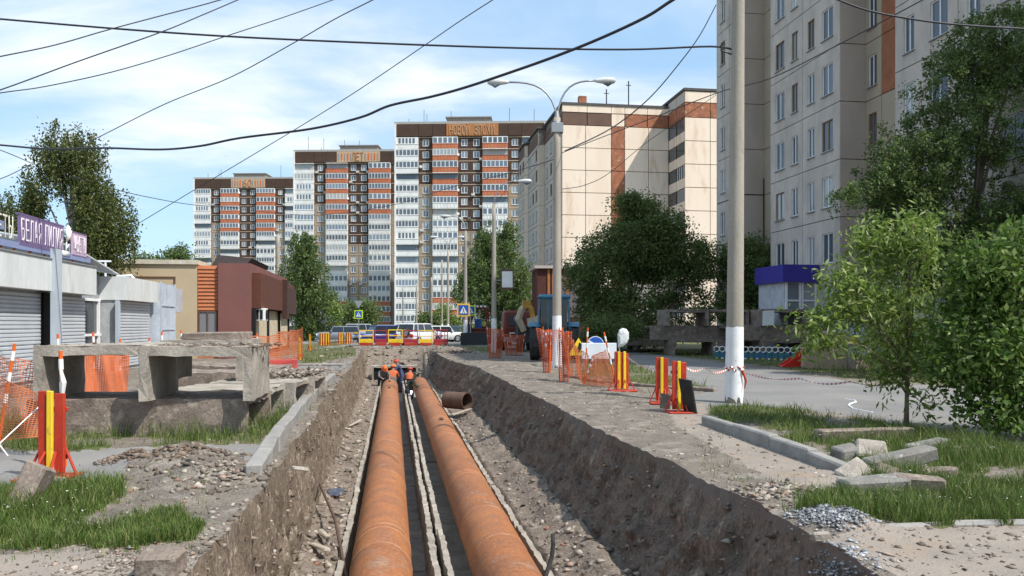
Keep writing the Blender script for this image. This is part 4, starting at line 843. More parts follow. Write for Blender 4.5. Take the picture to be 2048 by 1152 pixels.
# ------------------------------------------------------------------ kerbs, slabs, blocks
def kerb_line(pts, label, group, h=.14, wd=.15, seg=1.0, m=conc_kerb):
    pts = [Vector((*P(*p), 0)) for p in pts]; n = 0
    for a, b in zip(pts[:-1], pts[1:]):
        d = b - a; L = d.length; k = max(1, round(L / seg)); ang = math.atan2(d.y, d.x)
        for i in range(k):
            c = a + d * (i / k)
            o = MB().bbox(.006, L / k - .006, -wd / 2, wd / 2, -.14, h, jit=.008, ch=.02).build('kerb_stone', m, loc=(c.x, c.y, random.uniform(-.015, .01)), rot=(random.uniform(-.02, .02), random.uniform(-.012, .012), ang + random.uniform(-.012, .012)))
            tag(o, f'{label}, {ORD[n]} from the near end', 'kerb', group); n += 1
kerb_line([(506, 968), (560, 880), (612, 810), (665, 760)], 'grey kerb stone along the left trench lip', 'kerb stones left of the trench', h=.21, wd=.17)
kerb_line([(1412, 848), (1548, 896), (1625, 925), (1700, 956)], 'grey kerb stone between gravel and right verge', 'kerb stones right of the trench', h=.15)
kerb_line([(1130, 752), (1200, 766), (1270, 772), (1432, 784)], 'low dark kerb stone before the grass triangle', 'kerb stones round the far grass triangle', h=.09, m=conc_dark)
kerb_line([(1100, 728), (1236, 712)], 'low kerb stone behind the grass triangle', 'kerb stones behind the grass triangle', h=.07, seg=1.5)
kerb_line([(1760, 1056), (1900, 1052), (2160, 1050)], 'flush edging stone of the lower right path', 'edging stones of the lower right path', h=.03, wd=.07)
G1 = ''
def slab(px, py, dims, rot, label, z=0.0, m=conc, name='concrete_slab', cat='slab', group=None, jit=.02):
    x, y = P(px, py); a, b, c = dims; k = 1.05 if group == G1 else 1; a, b, c = a * k, b * k * 1.05, c * k; rot = (rot[0], rot[1], rot[2])
    o = MB().bbox(-a / 2, a / 2, -b / 2, b / 2, -c / 2, c / 2, jit=jit, ch=.02).build(name, m, loc=(x, y, z + c / 2), rot=rot); return tag(o, label, cat, group)
G1 = 'broken slabs heaped on the right verge'
slab(1694, 924, (.26, .22, .17), (.08, -.06, .25), 'thick chunk of broken slab, upper left of the pile', .0, slab_m, group=G1)
slab(1742, 926, (.32, .28, .09), (.62, .12, -.28), 'pale slab tilted steeply towards the viewer at the top of the pile', .10, conc, group=G1)
slab(1708, 960, (.32, .22, .09), (.38, -.32, .40), 'pale tilted slab at the left front of the pile', .03, conc, group=G1)
slab(1748, 992, (.60, .22, .17), (.10, -.04, .12), 'largest grey slab lying at the front of the pile', .0, slab_m, group=G1)
slab(1800, 950, (.78, .17, .15), (.22, -.15, .24), 'long grey kerb piece leaning over the back of the pile', .08, slab_m, group=G1)
slab(1836, 990, (.42, .22, .18), (.08, .05, -.22), 'dark grey block at the right end of the pile', .0, conc_dark, group=G1)
slab(1872, 962, (.32, .14, .13), (.1, -.06, .05), 'small grey kerb end behind the pile', .0, conc_dark, group=G1)
slab(1785, 968, (.26, .16, .08), (.45, .25, -.5), 'thin dark shard wedged in the middle of the pile', .06, conc_dark, group=G1)
slab(1852, 906, (.56, .15, .15), (.1, -.13, .28), 'grey kerb piece lying alone in the grass behind the pile', .0, slab_m)
slab(1738, 1004, (.68, .16, .09), (0, .02, .03), 'flat slab half sunk in grass in front of the pile', -.02, conc_kerb)
slab(1832, 1000, (.5, .2, .07), (0, 0, -.1), 'flat slab sunk in the grass right of the pile', -.02, conc_kerb)
slab(1726, 880, (1.35, .2, .2), (0, -.02, .09), 'long half buried concrete beam in the grass beside the sapling', -.04, conc_dark, name='concrete_beam', cat='beam')
slab(1945, 905, (.5, .2, .08), (.05, .02, .1), 'pale flat stone slab in grass under the big shrub', 0, conc)
slab(58, 1012, (.20, .26, .46), (-.35, .38, .25), 'broken concrete block tilted in the grass at the lower left', -.08, conc_dark, name='concrete_block', cat='block', jit=.03)
slab(322, 1148, (.24, .18, .17), (0, .03, -.05), 'square concrete block sunk at the trench lip, lower left', -.02, conc_dark, name='concrete_block', cat='block')
slab(1640, 1092, (.13, .06, .06), (0, 0, -.1), 'small pale stone beside the crushed stone heap', .03, conc, name='stone', cat='stone')
slab(600, 945 - 10, (.16, .06, .03), (0, .1, .5), 'small pale shard on the left lip beside the kerb', -.02, conc, name='stone', cat='stone')
for px, py, sz, lab in ((428, 950, .11, 'dark clod before the end of the left kerb'), (300, 925, .09, 'dark clod left of the soil heap'), (118, 975, .1, 'dark stone near the foot of the folded barrier'), (205, 968, .07, 'small dark stone at the path edge')):
    slab(px, py, (sz * 1.4, sz, sz * .9), (.2, .3, .5), lab, 0, conc_dark, name='stone', cat='stone', jit=.02)
# ------------------------------------------------------------------ stacks of concrete trays
def inv(poly, h): return [(x, h - z) for x, z in poly][::-1]
TR_INV = [loft_rough(inv(uprofile(1.50, .76, .12, .14), .76), 1.5, 40 + i, .006, -.02 if 0 else None, .0, .16, .16).data('concrete_tray', conc) for i in range(3)]
TR_LONG = [loft_rough(inv(uprofile(1.40, .54, .10, .1), .54), 3.05, 60 + i, .010, None, 0, .14, .2).data('concrete_tray', conc_dark) for i in range(3)]
TR_SHORT = [loft_rough(inv(uprofile(1.40, .54, .10, .1), .54), 1.55, 160 + i, .010, None, 0, .14, .2).data('concrete_tray', conc) for i in range(2)]
GL = 'concrete trays stacked beside the left path'
for i, (yy, dx, lab) in enumerate(((11.45, 0, 'upturned long concrete tray at the front bottom of the left stack'), (13.0, -.05, 'short concrete tray second in the bottom row of the left stack'), (14.6, .15, 'short concrete tray third in the bottom row of the left stack'), (16.3, .25, 'short concrete tray fourth in the bottom row of the left stack'))):
    o = inst('concrete_tray', TR_LONG[0] if i == 0 else TR_SHORT[i % 2], None, (WX(495, 11.5) - .0 + dx - (yy - 11.5) * .10, yy, -.01), (0, 0, PI / 2 + .06)); tag(o, lab, 'concrete tray', GL)
for i, (px, yy, rz, lab) in enumerate(((80, 11.15, .045, 'upturned concrete tray like a tunnel, upper left in the left stack'), (291, 11.1, .03, 'upturned concrete tray like a tunnel with ragged roof, upper right in the left stack'))):
    o = inst('concrete_tray', TR_INV[i], None, (WX(px, 11.2), yy - .1, .535), (0, -.01 + .02 * i, A * .95)); tag(o, lab, 'concrete tray', GL)
o = inst('concrete_tray', TR_INV[2], None, (WX(520, 15.9) - 1.55, 14.9, .54), (0, 0, .08)); tag(o, 'concrete tray behind the tunnel-like pair, upper layer of the left stack', 'concrete tray', GL)
o = inst('concrete_tray', TR_LONG[1], None, (WX(596, 18.0), 17.8, -.02), (0, .0, PI / 2 + .06)); tag(o, 'last long concrete tray at the far end of the left stack', 'concrete tray', GL)
o = inst('concrete_tray', TR_LONG[2], None, (WX(560, 19.6), 19.4, .0), (.03, .0, PI / 2 + .02)); tag(o, 'long concrete tray standing farthest back in the left stack', 'concrete tray', GL)
o = slab(440, 700, (1.1, .8, .17), (.01, .02, .1), 'thick ragged slab lying on top of the left tray stack', 0, conc_dark, jit=.04)
o.location = (WX(432, 15.4), 15.5, 1.37)
X = WX(80, 11.2) + RS.random(1300) * 3.0; Y = 11.2 + RS.random(1300) * 1.4
tag(stones('mortar_crust', X, Y, 1.275 + 0 * X, .01, .05, soilI, flat=.4), 'broken mortar crust on top of the two tunnel-like trays', 'mortar')
tag(stones('mortar_crust', WX(530, 16) + RS.random(500) * 1.3 - .4, 15.5 + RS.random(500) * 2, 0.56 + .06 * RS.random(500), .02, .09, stone_m), 'rubble lying on the far trays of the left stack', 'rubble')
hs = empty('hollow_block', (*P(612, 768), 0), .1, 'small hollow concrete block beside the far end of the left stack', 'block')
loft_rough([(-.2, 0), (.25, 0), (.25, .3), (.05, .42), (-.2, .3)], .5, 3, .012).build('body', conc_dark, hs); mb = MB(); mb.box(-.17, .2, -.03, -.005, .06, .2); mb.build('opening', dark, hs)
slab(606, 792, (.8, .25, .08), (0, .01, .05), 'long flat slab across the path beside the left kerb', 0, conc_kerb)
slab(640, 731, (1.7, .3, .09), (0, 0, .02), 'pale flat slab on the grass farther up the left side', 0, conc_kerb)
# right-hand stacks (in the shade)
GR = 'concrete trays stacked beyond the road'
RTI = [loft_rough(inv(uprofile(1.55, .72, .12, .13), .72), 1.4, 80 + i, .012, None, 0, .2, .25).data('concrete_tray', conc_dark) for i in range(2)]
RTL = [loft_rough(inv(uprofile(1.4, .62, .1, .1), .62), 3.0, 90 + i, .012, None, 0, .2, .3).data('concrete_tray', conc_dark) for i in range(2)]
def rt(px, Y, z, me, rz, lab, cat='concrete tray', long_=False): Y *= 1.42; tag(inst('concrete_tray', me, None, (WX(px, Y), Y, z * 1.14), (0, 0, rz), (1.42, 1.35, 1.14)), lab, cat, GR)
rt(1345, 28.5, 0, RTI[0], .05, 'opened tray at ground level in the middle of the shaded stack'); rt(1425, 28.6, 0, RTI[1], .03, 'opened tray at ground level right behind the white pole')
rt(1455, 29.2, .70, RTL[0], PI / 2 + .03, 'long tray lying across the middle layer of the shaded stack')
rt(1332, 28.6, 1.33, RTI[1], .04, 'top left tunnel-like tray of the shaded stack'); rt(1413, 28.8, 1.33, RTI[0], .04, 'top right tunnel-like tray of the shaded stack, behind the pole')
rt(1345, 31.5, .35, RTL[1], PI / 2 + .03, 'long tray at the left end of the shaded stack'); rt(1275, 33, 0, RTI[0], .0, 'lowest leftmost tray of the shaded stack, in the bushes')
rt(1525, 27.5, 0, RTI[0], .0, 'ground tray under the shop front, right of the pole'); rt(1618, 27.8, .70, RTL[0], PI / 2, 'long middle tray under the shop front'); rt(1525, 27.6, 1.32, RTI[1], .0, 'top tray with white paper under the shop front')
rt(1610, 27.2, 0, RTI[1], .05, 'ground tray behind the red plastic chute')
tag(MB().bbox(-.28, .28, 0, .03, 0, .72, jit=.03).build('paper_sheet', white, loc=(WX(1537, 38.9), 38.9, 1.52)), 'white paper sheet on the dark tray right of the pole', 'paper')
slab(1650, 738, (1.5, .3, 1.35), (.06, .05, -.12), 'tall broken tan slab leaning at the end of the shaded trays', 0, mat('tan_slab', (.40, .30, .20), (.30, .23, .17), scale=3, bump=.4))
slab(1760, 745, (1.9, .5, .5), (0, 0, .04), 'low grey concrete block in the shade behind the sapling', .1, conc_dark, name='concrete_block', cat='block')
slab(1690, 722, (.95, .4, .34), (0, 0, .02), 'yellow painted box between the slab and the shrub', .75, yellow, name='yellow_box', cat='box')
# tyre fence
tf = empty('tyre_fence', (*P(1428, 718), 0), 0, 'low playground fence of white rimmed half tyres on a blue board', 'fence')
(x1, y1), (x2, y2) = P(1428, 718), P(1606, 722); dx, dy = x2 - x1, y2 - y1; L = math.hypot(dx, dy); tf.rotation_euler.z = math.atan2(dy, dx)
tblue = mat('tyre_board_blue', (.05, .13, .24), (.04, .16, .16), scale=3); n = 15
for i in range(n):
    mb = MB(); mb.bbox(i * L / n + .01, (i + 1) * L / n - .01, -.02, .03, .05, .38, jit=.01); mb.build('board', tblue, tf)
    cx_ = (i + .5) * L / n; mb = MB(); mb.tube([(cx_ + .13 * math.cos(a), -.02 + .03 * math.sin(a * 2), .46 + .12 * math.sin(a)) for a in [k * PI / 8 for k in range(17)]], .025, 6, cap=False); mb.build('tyre_ring', white, tf)
    mb = MB(); mb.bbox(cx_ - .06, cx_ + .06, -.05, 0, 0, .08); mb.build('stone_foot', white if i % 2 else yellow, tf)
rdp = paint('red_plastic', (.62, .03, .02), rough=.4)
rc = empty('red_chute', (*P(1600, 735), 0), 0, 'red plastic chute lying by the tan slab', 'chute')
mb = MB(); mb.prism([(-.75, .05), (-.3, .35), (.1, .62), (.25, .85), (.3, .85), (.2, .45), (.15, .08), (-.3, 0)], -.25, -.2); mb.prism([(-.75, .05), (-.3, .35), (.1, .62), (.25, .85), (.3, .85), (.2, .45), (.15, .08), (-.3, 0)], .2, .25); mb.build('side', rdp, rc)
mb = MB(); mb.add([(-.75, -.2, .03), (-.75, .2, .03), (.2, .2, .4), (.2, -.2, .4)], [(0, 1, 2, 3)]); mb.build('bed', rdp, rc)
# painted curve and dark seam on the road
pl = MB(); pts = [P(*p) for p in ((1690, 799), (1708, 801), (1712, 804), (1700, 808), (1697, 812), (1706, 818), (1728, 823), (1745, 825))]
pl.tube([(a, b, float(ground_z(np.array([a]), np.array([b]))[0]) + .004) for a, b in pts], .018, 6); tag(pl.build('chalk_line', white), kind='structure')
# ------------------------------------------------------------------ poles and lamps
def pole(px, py0, py1, Y, r0, r1, label, name='concrete_pole', paint_h=1.55, lean=0.0, cat='utility pole', group=None, m=conc_pole):
    X = WX(px, Y); ztop = CH - (py1 - HY) * Y / F
    r = empty(name, (X, Y, 0), 0, label, cat, group); k = 10
    MB().tube([(lean * i / k, 0, -.3 + (ztop + .3) * i / k) for i in range(k + 1)], [r0 + (r1 - r0) * i / k for i in range(k + 1)], 20).build('shaft', m, r, smooth=True)
    if paint_h:
        mb = MB(); n = 36; rs = lambda z: (r0 + (r1 - r0) * z / ztop) + .004
        for z, jt in ((0, 0), (.12, 0), (paint_h, .012)):
            for j in range(n):
                a = 2 * PI * j / n; zz_ = z + (random.uniform(-jt, jt)) + (random.uniform(0, .22) * (random.random() < .6) if z == 0 else 0)
                mb.v.append((rs(z) * math.cos(a) + lean * zz_ / ztop, rs(z) * math.sin(a), zz_))
        for q in range(2):
            for j in range(n): mb.f.append((q * n + j, q * n + (j + 1) % n, (q + 1) * n + (j + 1) % n, (q + 1) * n + j)); mb.m.append(0)
        mb.build('whitewash_band', whitewash, r)
    return r, ztop
bp_, _ = pole(1468, 806, -120, 16.3, .182, .118, 'thick nearest pole with white painted foot, right of the barriers', paint_h=1.54, lean=.10)
mb = MB(); mb.tube([(-.26, -.02, 7.16), (.17, 0, 7.02)], .016, 6); mb.tube([(-.26, -.02, 7.16), (-.26, -.02, 7.28)], .022, 6); mb.build('cable_bracket', cable_m, bp_)
lampm = mat('lamp_shell', (.62, .63, .63), rough=.35, bump=0, fine=.03)
def lamp_arm(r, z0, reach, rise, side, nm='lamp_arm', th=.035):
    pts = []
    for i in range(9): u = i / 8; pts.append((side * (reach * (u ** 1.6)), 0, z0 + rise * (1 - (1 - u) ** 2.6)))
    a = MB().tube(pts, th, 8).build(nm, steel, r, smooth=True)
    e = Vector(pts[-1]); d = (e - Vector(pts[-2])).normalized(); ang = math.atan2(d.z, d.x * side)
    mb = MB(); mb.tube([(-.02, 0, 0), (.12, 0, .0), (.45, 0, .0), (.85, 0, -.01), (.95, 0, -.02)], [.05, .09, .15, .14, .05], 12, 0); mb.tube([(.35, 0, -.09), (.6, 0, -.15), (.85, 0, -.08)], [.03, .12, .03], 10, 1)
    M = Matrix.Translation(e) @ Matrix.Scale(.82, 4) @ (Matrix.Scale(-1, 4, (1, 0, 0)) if side < 0 else Matrix.Identity(4)) @ Matrix.Rotation(-ang * .8, 4, 'Y')
    mb.v = [tuple(M @ Vector(v)) for v in mb.v]; mb.build('lamp_head', [lampm, glass_b], a, smooth=True)
lp2, zt = pole(1114, 735, 236, 29, .17, .125, 'tall two-armed street lamp in the middle, white painted foot wrapped by orange net', 'street_lamp', 1.9, cat='street lamp')
for sd, rc_ in ((-1, 1.6), (1, 1.35)): lamp_arm(lp2, zt - .1, rc_ if sd > 0 else 1.75, 1.45 if sd > 0 else 1.4, sd)
MB().tube([(0, 0, zt - .2), (0, 0, zt + .25)], [.14, .06], 12).build('cap', steel, lp2); MB().bbox(-.2, .22, -.16, .14, zt - .55, zt - .2).build('junction_box', steel, lp2)
p3, z3 = pole(988, 706, 408, 44, .155, .10, 'street lamp pole with a white sign box, second from the right', 'street_lamp', 1.9, cat='street lamp')
lamp_arm(p3, z3 - .1, 1.3, 1.35, 1, th=.025)
bx = MB(); bx.bbox(.38, 1.08, -.12, .06, 1.6 + (648 - 580) * .0275, 1.6 + (648 - 538) * .0275, 0); bx.box(.44, 1.02, -.14, -.121, 1.6 + 73 * .0275, 1.6 + 105 * .0275, 1)
bx.build('sign_box', [mat('sign_frame', (.14, .09, .07)), white], p3); MB().tube([(0, 0, 4.0), (.4, 0, 4.0)], .03, 6).build('sign_bracket', steel, p3)
p4, z4 = pole(931, 690, 462, 60, .15, .10, 'slim street lamp pole carrying the yellow framed crossing sign', 'street_lamp', 1.9, cat='street lamp'); lamp_arm(p4, z4 - .1, 1.1, 1.2, -1); 
p5, z5 = pole(896, 684, 500, 75, .13, .09, 'thin lamp pole above the white cars', 'street_lamp', 1.6, cat='street lamp'); lamp_arm(p5, z5 - .1, .9, 1.3, 1); lamp_arm(p5, z5 - .1, .9, 1.3, -1)
for px, y1, Y, lab in ((884, 520, 90, 'thin far pole just left of the lamp above the white cars'), (863, 555, 82, 'thin far pole above the white off-roader bonnet'), (833, 566, 95, 'thin far pole in front of the nearest tower'), (806, 575, 88, 'leftmost thin far pole above the blue hatchback')): pole(px, 0, y1, Y, .11, .08, lab, paint_h=1.6)
pole(571, 0, 505, 95, .3, .2, 'grey pole in front of the farthest tower, beside the birch', 'concrete_pole', 0, m=steel); pole(556, 0, 470, 120, .3, .25, 'thick pale post farther left behind the maroon shop', 'concrete_pole', 0)
# ------------------------------------------------------------------ overhead wires
def wire(pts, r, label, Y0=None, Y1=None, n=6):
    c = []
    for i, p in enumerate(pts):
        Y = p[2] if len(p) > 2 else Y0 + (Y1 - Y0) * i / (len(pts) - 1); c.append(at(p[0], p[1], Y))
    out = []
    for i in range(len(c) - 1):           # catmull-rom
        a, b, d, e = c[max(i - 1, 0)], c[i], c[i + 1], c[min(i + 2, len(c) - 1)]
        for k in range(n): u = k / n; out.append(0.5 * ((2 * b) + (d - a) * u + (2 * a - 5 * b + 4 * d - e) * u * u + (3 * b - a - 3 * d + e) * u ** 3))
    out.append(c[-1]); o = MB().tube(out, r, 6).build('overhead_cable', cable_m, smooth=True); return tag(o, label, 'cable')
wire([(-300, 12), (0, 38), (240, 58), (460, 73), (720, 85), (1000, 95), (1250, 99), (1420, 93), (1468, 100)], .020, 'long nearly level cable running across the sky to the nearest pole', 16.3, 16.3)
wire([(-200, 272), (0, 290), (100, 298), (210, 296), (320, 299), (400, 292), (480, 276), (620, 258), (720, 235), (780, 211), (860, 194), (930, 175), (1020, 145), (1110, 113), (1200, 77), (1290, 35), (1345, 0), (1420, -45)], .026, 'thickest kinked black cable sagging across the whole sky', 22, 12)
wire([(-200, 152), (0, 113), (110, 90), (215, 60), (320, 32), (440, 0), (600, -50)], .012, 'uppermost left cable rising to the top edge', 14, 18)
wire([(-200, 245), (0, 180), (150, 125), (320, 65), (400, 32), (475, 0), (600, -55)], .012, 'left cable second from the top, rising steeply', 14, 18)
wire([(-200, 218), (0, 186), (90, 173), (220, 145), (340, 110), (450, 73), (560, 37), (665, 0), (780, -42)], .011, 'curved left cable, third from the top', 15, 20)
wire([(150, 298), (210, 268), (330, 208), (460, 155), (580, 90), (670, 38), (745, 0), (820, -40)], .013, 'straight cable rising from behind the left birch', 26, 18)
wire([(255, 460), (330, 415), (430, 355), (600, 253), (720, 178), (850, 90), (920, 42), (985, 0), (1050, -40)], .014, 'long diagonal cable crossing the sky above the far towers', 34, 20)
wire([(-150, 250), (0, 300), (62, 326)], .014, 'short cable falling to the top of the left birch', 22, 30); wire([(-150, 405), (0, 358), (62, 328)], .014, 'short cable rising to the top of the left birch', 22, 30)
wire([(140, 352), (215, 375), (300, 395), (390, 410), (480, 415)], .022, 'dark cable leaving the birch towards the farthest tower', 30, 60)
wire([(1432, 10), (1400, 70), (1360, 125), (1300, 195), (1225, 255), (1130, 302)], .024, 'twisted cable falling from the grey block to the two-armed lamp', 40, 29)
wire([(1665, -5), (1740, 22), (1850, 42), (1950, 52), (2048, 58), (2200, 70)], .016, 'dark cable across the grey block at the top right', 13, 13)
wire([(1123, 306), (1200, 276), (1300, 238), (1440, 184), (1540, 157), (1672, 92), (1830, 8), (1900, -30)], .013, 'thin service cable crossing in front of the grey block', 29, 15)
wire([(1120, 315), (1010, 348), (900, 375), (775, 412), (600, 430), (390, 405)], .02, 'thin cable from the two-armed lamp over the slab towers', 29, 90)
wire([(1125, 378), (1170, 370), (1220, 345), (1300, 280), (1432, 190)], .014, 'thin sagging cable across the sunlit gable', 29, 44)
wire([(990, 408), (960, 402), (930, 462)], .015, 'short cable between the two lamp poles in the middle', 44, 60); wire([(1114, 240), (1050, 330), (990, 408)], .012, 'cable between the two-armed lamp and the next pole', 29, 44)
# ------------------------------------------------------------------ trees
def leafmat(name, cols, tr=.42): return mat(name, cols[1][1], rough=.55, bump=0, island=cols, trans=tr, fine=.06, spec=.3, scale=1.2)
lf_birch = leafmat('birch_leaves', [(0, (.04, .055, .014)), (.45, (.09, .115, .028)), (.85, (.15, .17, .05)), (1, (.24, .245, .10))])
lf_dark = leafmat('dark_elm_leaves', [(0, (.065, .10, .028)), (.5, (.125, .18, .05)), (.9, (.19, .24, .075)), (1, (.22, .24, .12))])
lf_mid = leafmat('maple_leaves', [(0, (.055, .09, .024)), (.5, (.11, .17, .045)), (.9, (.17, .23, .07)), (1, (.28, .31, .15))])
lf_shr = leafmat('shrub_leaves', [(0, (.045, .09, .016)), (.5, (.10, .18, .03)), (.85, (.17, .25, .055)), (1, (.34, .39, .17))])
lf_light = leafmat('sapling_leaves', [(0, (.09, .15, .025)), (.5, (.17, .26, .045)), (.85, (.28, .36, .09)), (1, (.48, .52, .26))], .45)
bark = mat('bark', (.12, .095, .07), (.07, .055, .042), scale=5, bump=.7, bscale=20, stretch=(1, 1, .3)); bark_w = mat('birch_bark', (.55, .53, .50), (.12, .11, .10), scale=3, bump=.3, stretch=(1, 1, 3))
bark_s = mat('sapling_bark', (.24, .19, .14), (.16, .12, .09), scale=8, bump=.3)
def leaves(name, C, L, asp, m, parent, down=.0, outward=None):
    n = len(C); d = RS.normal(0, 1, (n, 3)); d[:, 2] -= down * 1.2; d /= np.linalg.norm(d, axis=1)[:, None]
    nn = RS.normal(0, 1, (n, 3)); nn[:, 2] += .6; s = np.cross(d, nn); s /= np.linalg.norm(s, axis=1)[:, None] + 1e-6
    l = (L * (.6 + .8 * RS.random(n)))[:, None]; w_ = l * asp
    V = np.stack([C, C + d * l * .5 + s * w_ * .5, C + d * l, C + d * l * .5 - s * w_ * .5], 1).reshape(-1, 3)
    o = bpy.data.objects.new(name, np_mesh(name, V, np.arange(n * 4).reshape(n, 4), m)); link(o, parent); return o
def ell(x0, y0, x1, y1, Y, w=1.0, dep=1.0):
    a, b = at(x0, y0, Y), at(x1, y1, Y); c = (a + b) / 2; rx, rz = (b.x - a.x) / 2, (a.z - b.z) / 2
    return (c.x, c.y, c.z, rx, rx * dep, rz, w)
def tree(name, base, ells, n, L, m, label, cat='tree', group=None, asp=.55, csz=.3, per=40, weep=0.0, tr=.16, bk=bark, gap=.30, down=.2, limbs=14, lean=(0, 0), forks=None, trunk_top=None):
    root = empty(name, (base[0], base[1], 0), 0, label, cat, group); B = np.array([base[0], base[1], 0])
    W_ = np.array([e[6] for e in ells]); W_ = W_ / W_.sum(); nc = max(3, n // per); ids = RS.choice(len(ells), nc * 2, p=W_)
    E = np.array(ells)[ids]; u = RS.normal(0, 1, (nc * 2, 3)); u /= np.linalg.norm(u, axis=1)[:, None]; r = RS.random(nc * 2) ** .42
    lump = 1 + .16 * fbm(u[:, 0] * 2.3 + ids * 3, u[:, 2] * 2.3 + u[:, 1], 3)
    Cc = E[:, :3] + u * r[:, None] * E[:, 3:6] * lump[:, None]
    g = fbm(Cc[:, 0] / csz * .22 + Cc[:, 1] * .3, Cc[:, 2] / csz * .22, 3); keep = g > -gap * 1.2
    Cc = Cc[keep][:nc]; per_ = max(1, n // max(1, len(Cc))); cr = csz * (.5 + RS.random(len(Cc)))
    Q = np.repeat(Cc, per_, 0); sz = np.repeat(cr, per_)[:, None]
    if weep: J = RS.normal(0, 1, Q.shape) * sz * np.array([.28, .28, .3]); J[:, 2] -= RS.random(len(Q)) * weep * sz[:, 0] * 3
    else: J = RS.normal(0, 1, Q.shape) * sz * np.array([.6, .6, .42])
    Q = Q + J; Q = Q[Q[:, 2] > .15]
    leaves('crown', Q - B, L, asp, m, root, down=down + weep)
    mb = MB(); hb = min(e[2] - e[5] for e in ells); top = max(ells, key=lambda e: e[2] + e[5]); tt = np.array([top[0], top[1], top[2] + top[5] * .55]) - B
    if trunk_top: tt = np.array(trunk_top)
    k = 8; pts = []; rs = []
    for i in range(k + 1):
        v = i / k; wv = .05 * math.sin(v * 7 + base[0]); pts.append((tt[0] * v ** 1.4 + wv * tr * 4, tt[1] * v ** 1.4, -.1 + (tt[2] + .1) * v)); rs.append(tr * (1.15 - v * .95) * (1.25 if i == 0 else 1))
    mb.tube(pts, rs, 9)
    for q in range(limbs):
        c = Cc[int(RS.integers(len(Cc)))] - B; v = min(.9, max(.18, (c[2] * .55) / max(tt[2], .1))); i = v * k; i0 = int(i); p = Vector(pts[i0]).lerp(Vector(pts[min(i0 + 1, k)]), i - i0)
        e = Vector(c); mid = p.lerp(e, .5) + Vector((0, 0, .12 * (e - p).length)); r_ = tr * (1 - v) * .5 + tr * .06
        mb.tube([p, p.lerp(mid, .5) + Vector((0, 0, .03)), mid, e], [r_, r_ * .75, r_ * .5, r_ * .15], 6)
    mb.build('trunk', bk, root, smooth=True); return root
def tb(px, Y): return (WX(px, Y), Y)
tree('birch_tree', tb(150, 34), [ell(70, 240, 215, 350, 34, 1.0), ell(40, 310, 215, 440, 34, 1.6), ell(-40, 360, 130, 520, 34, 1.3), ell(120, 350, 268, 540, 34, 2.6), ell(20, 400, 220, 560, 35, 1.5), ell(-110, 400, 40, 560, 35, .8)], 62000, .11, lf_birch, 'large weeping birch rising behind the long kiosk at the left', 'birch', csz=.42, per=60, weep=.85, tr=.2, bk=bark_w, gap=.24, asp=.6)
tree('birch_tree', tb(590, 75), [ell(575, 456, 640, 530, 75, 1.0), ell(558, 490, 660, 600, 75, 2), ell(560, 550, 675, 655, 75, 2.4), ell(570, 600, 640, 668, 75, 1)], 24000, .22, lf_mid, 'weeping birch beside the maroon shop, in front of the towers', 'birch', csz=.55, per=40, weep=.7, tr=.16, bk=bark_w, gap=.28)
tree('willow_tree', tb(1000, 82), [ell(920, 465, 1068, 600, 82, 2.8), ell(896, 510, 1078, 650, 82, 3.0), ell(990, 428, 1040, 500, 82, .6), ell(950, 440, 1010, 520, 82, .8), ell(960, 540, 1080, 660, 82, 1.5)], 40000, .24, lf_mid, 'broad soft green willow behind the sign box pole', 'tree', csz=.6, per=40, weep=.6, tr=.25, gap=.22)
tree('elm_tree', tb(1262, 50), [ell(1195, 400, 1375, 560, 50, 2.4), ell(1125, 465, 1290, 650, 50, 2.6), ell(1250, 430, 1408, 640, 50, 2.8), ell(1140, 560, 1400, 695, 50, 3.0), ell(1225, 380, 1300, 460, 50, .6)], 84000, .16, lf_dark, 'big dark elm between the lamp and the nearest pole', 'tree', csz=.45, per=50, tr=.2, gap=.23)
tree('elm_tree', tb(1480, 48), [ell(1388, 510, 1590, 650, 48, 2.6), ell(1430, 474, 1550, 580, 48, 1.2), ell(1380, 470, 1440, 600, 48, .7), ell(1440, 580, 1590, 690, 48, 1)], 34000, .16, lf_dark, 'dark elm just behind the nearest pole, lower than its neighbour', 'tree', csz=.42, per=50, tr=.16, gap=.32)
tree('poplar_tree', tb(1930, 27), [ell(1800, 90, 2060, 330, 27, 2.2), ell(1880, 10, 2100, 180, 27, 1.5), ell(1735, 200, 1930, 420, 27, 1.9), ell(1660, 330, 1900, 470, 27, 1.5), ell(1900, 250, 2160, 560, 27, 2.6), ell(1740, 380, 1980, 600, 27, 2.6)], 96000, .10, lf_mid, 'large leafy tree hiding the grey block at the right edge', 'tree', csz=.36, per=55, tr=.22, gap=.22, weep=.25)
tree('sapling_tree', (WX(1812, 12.6), 12.6), [ell(1700, 430, 1790, 560, 12.6, 1.0), ell(1780, 415, 1870, 560, 12.4, 1.0), ell(1640, 520, 1720, 640, 12.4, .8), ell(1690, 540, 1880, 680, 12.6, 2.0), ell(1590, 600, 1690, 720, 12.3, .7), ell(1740, 640, 1880, 770, 12.6, 1.1), ell(1755, 740, 1790, 790, 12.5, .12), ell(1830, 770, 1880, 840, 12.2, .15)], 6400, .125, lf_light, 'bright young tree with thin trunk standing in the right verge', 'sapling', asp=.30, csz=.20, per=11, tr=.034, bk=bark_s, gap=.26, limbs=26, down=.3)
tree('maple_shrub', (WX(1990, 11.3), 11.3), [ell(1890, 480, 2060, 640, 11.3, 1.8), ell(1850, 600, 2090, 800, 11.3, 2.6), ell(1930, 740, 2130, 890, 11.0, 1.5), ell(1990, 420, 2200, 640, 11.5, 1.6), ell(2040, 560, 2300, 860, 11.4, 2)], 17000, .10, lf_shr, 'dense broad leaved shrub overhanging the road at the right edge', 'shrub', asp=.5, csz=.2, per=16, tr=.04, bk=bark_s, gap=.12, limbs=22)
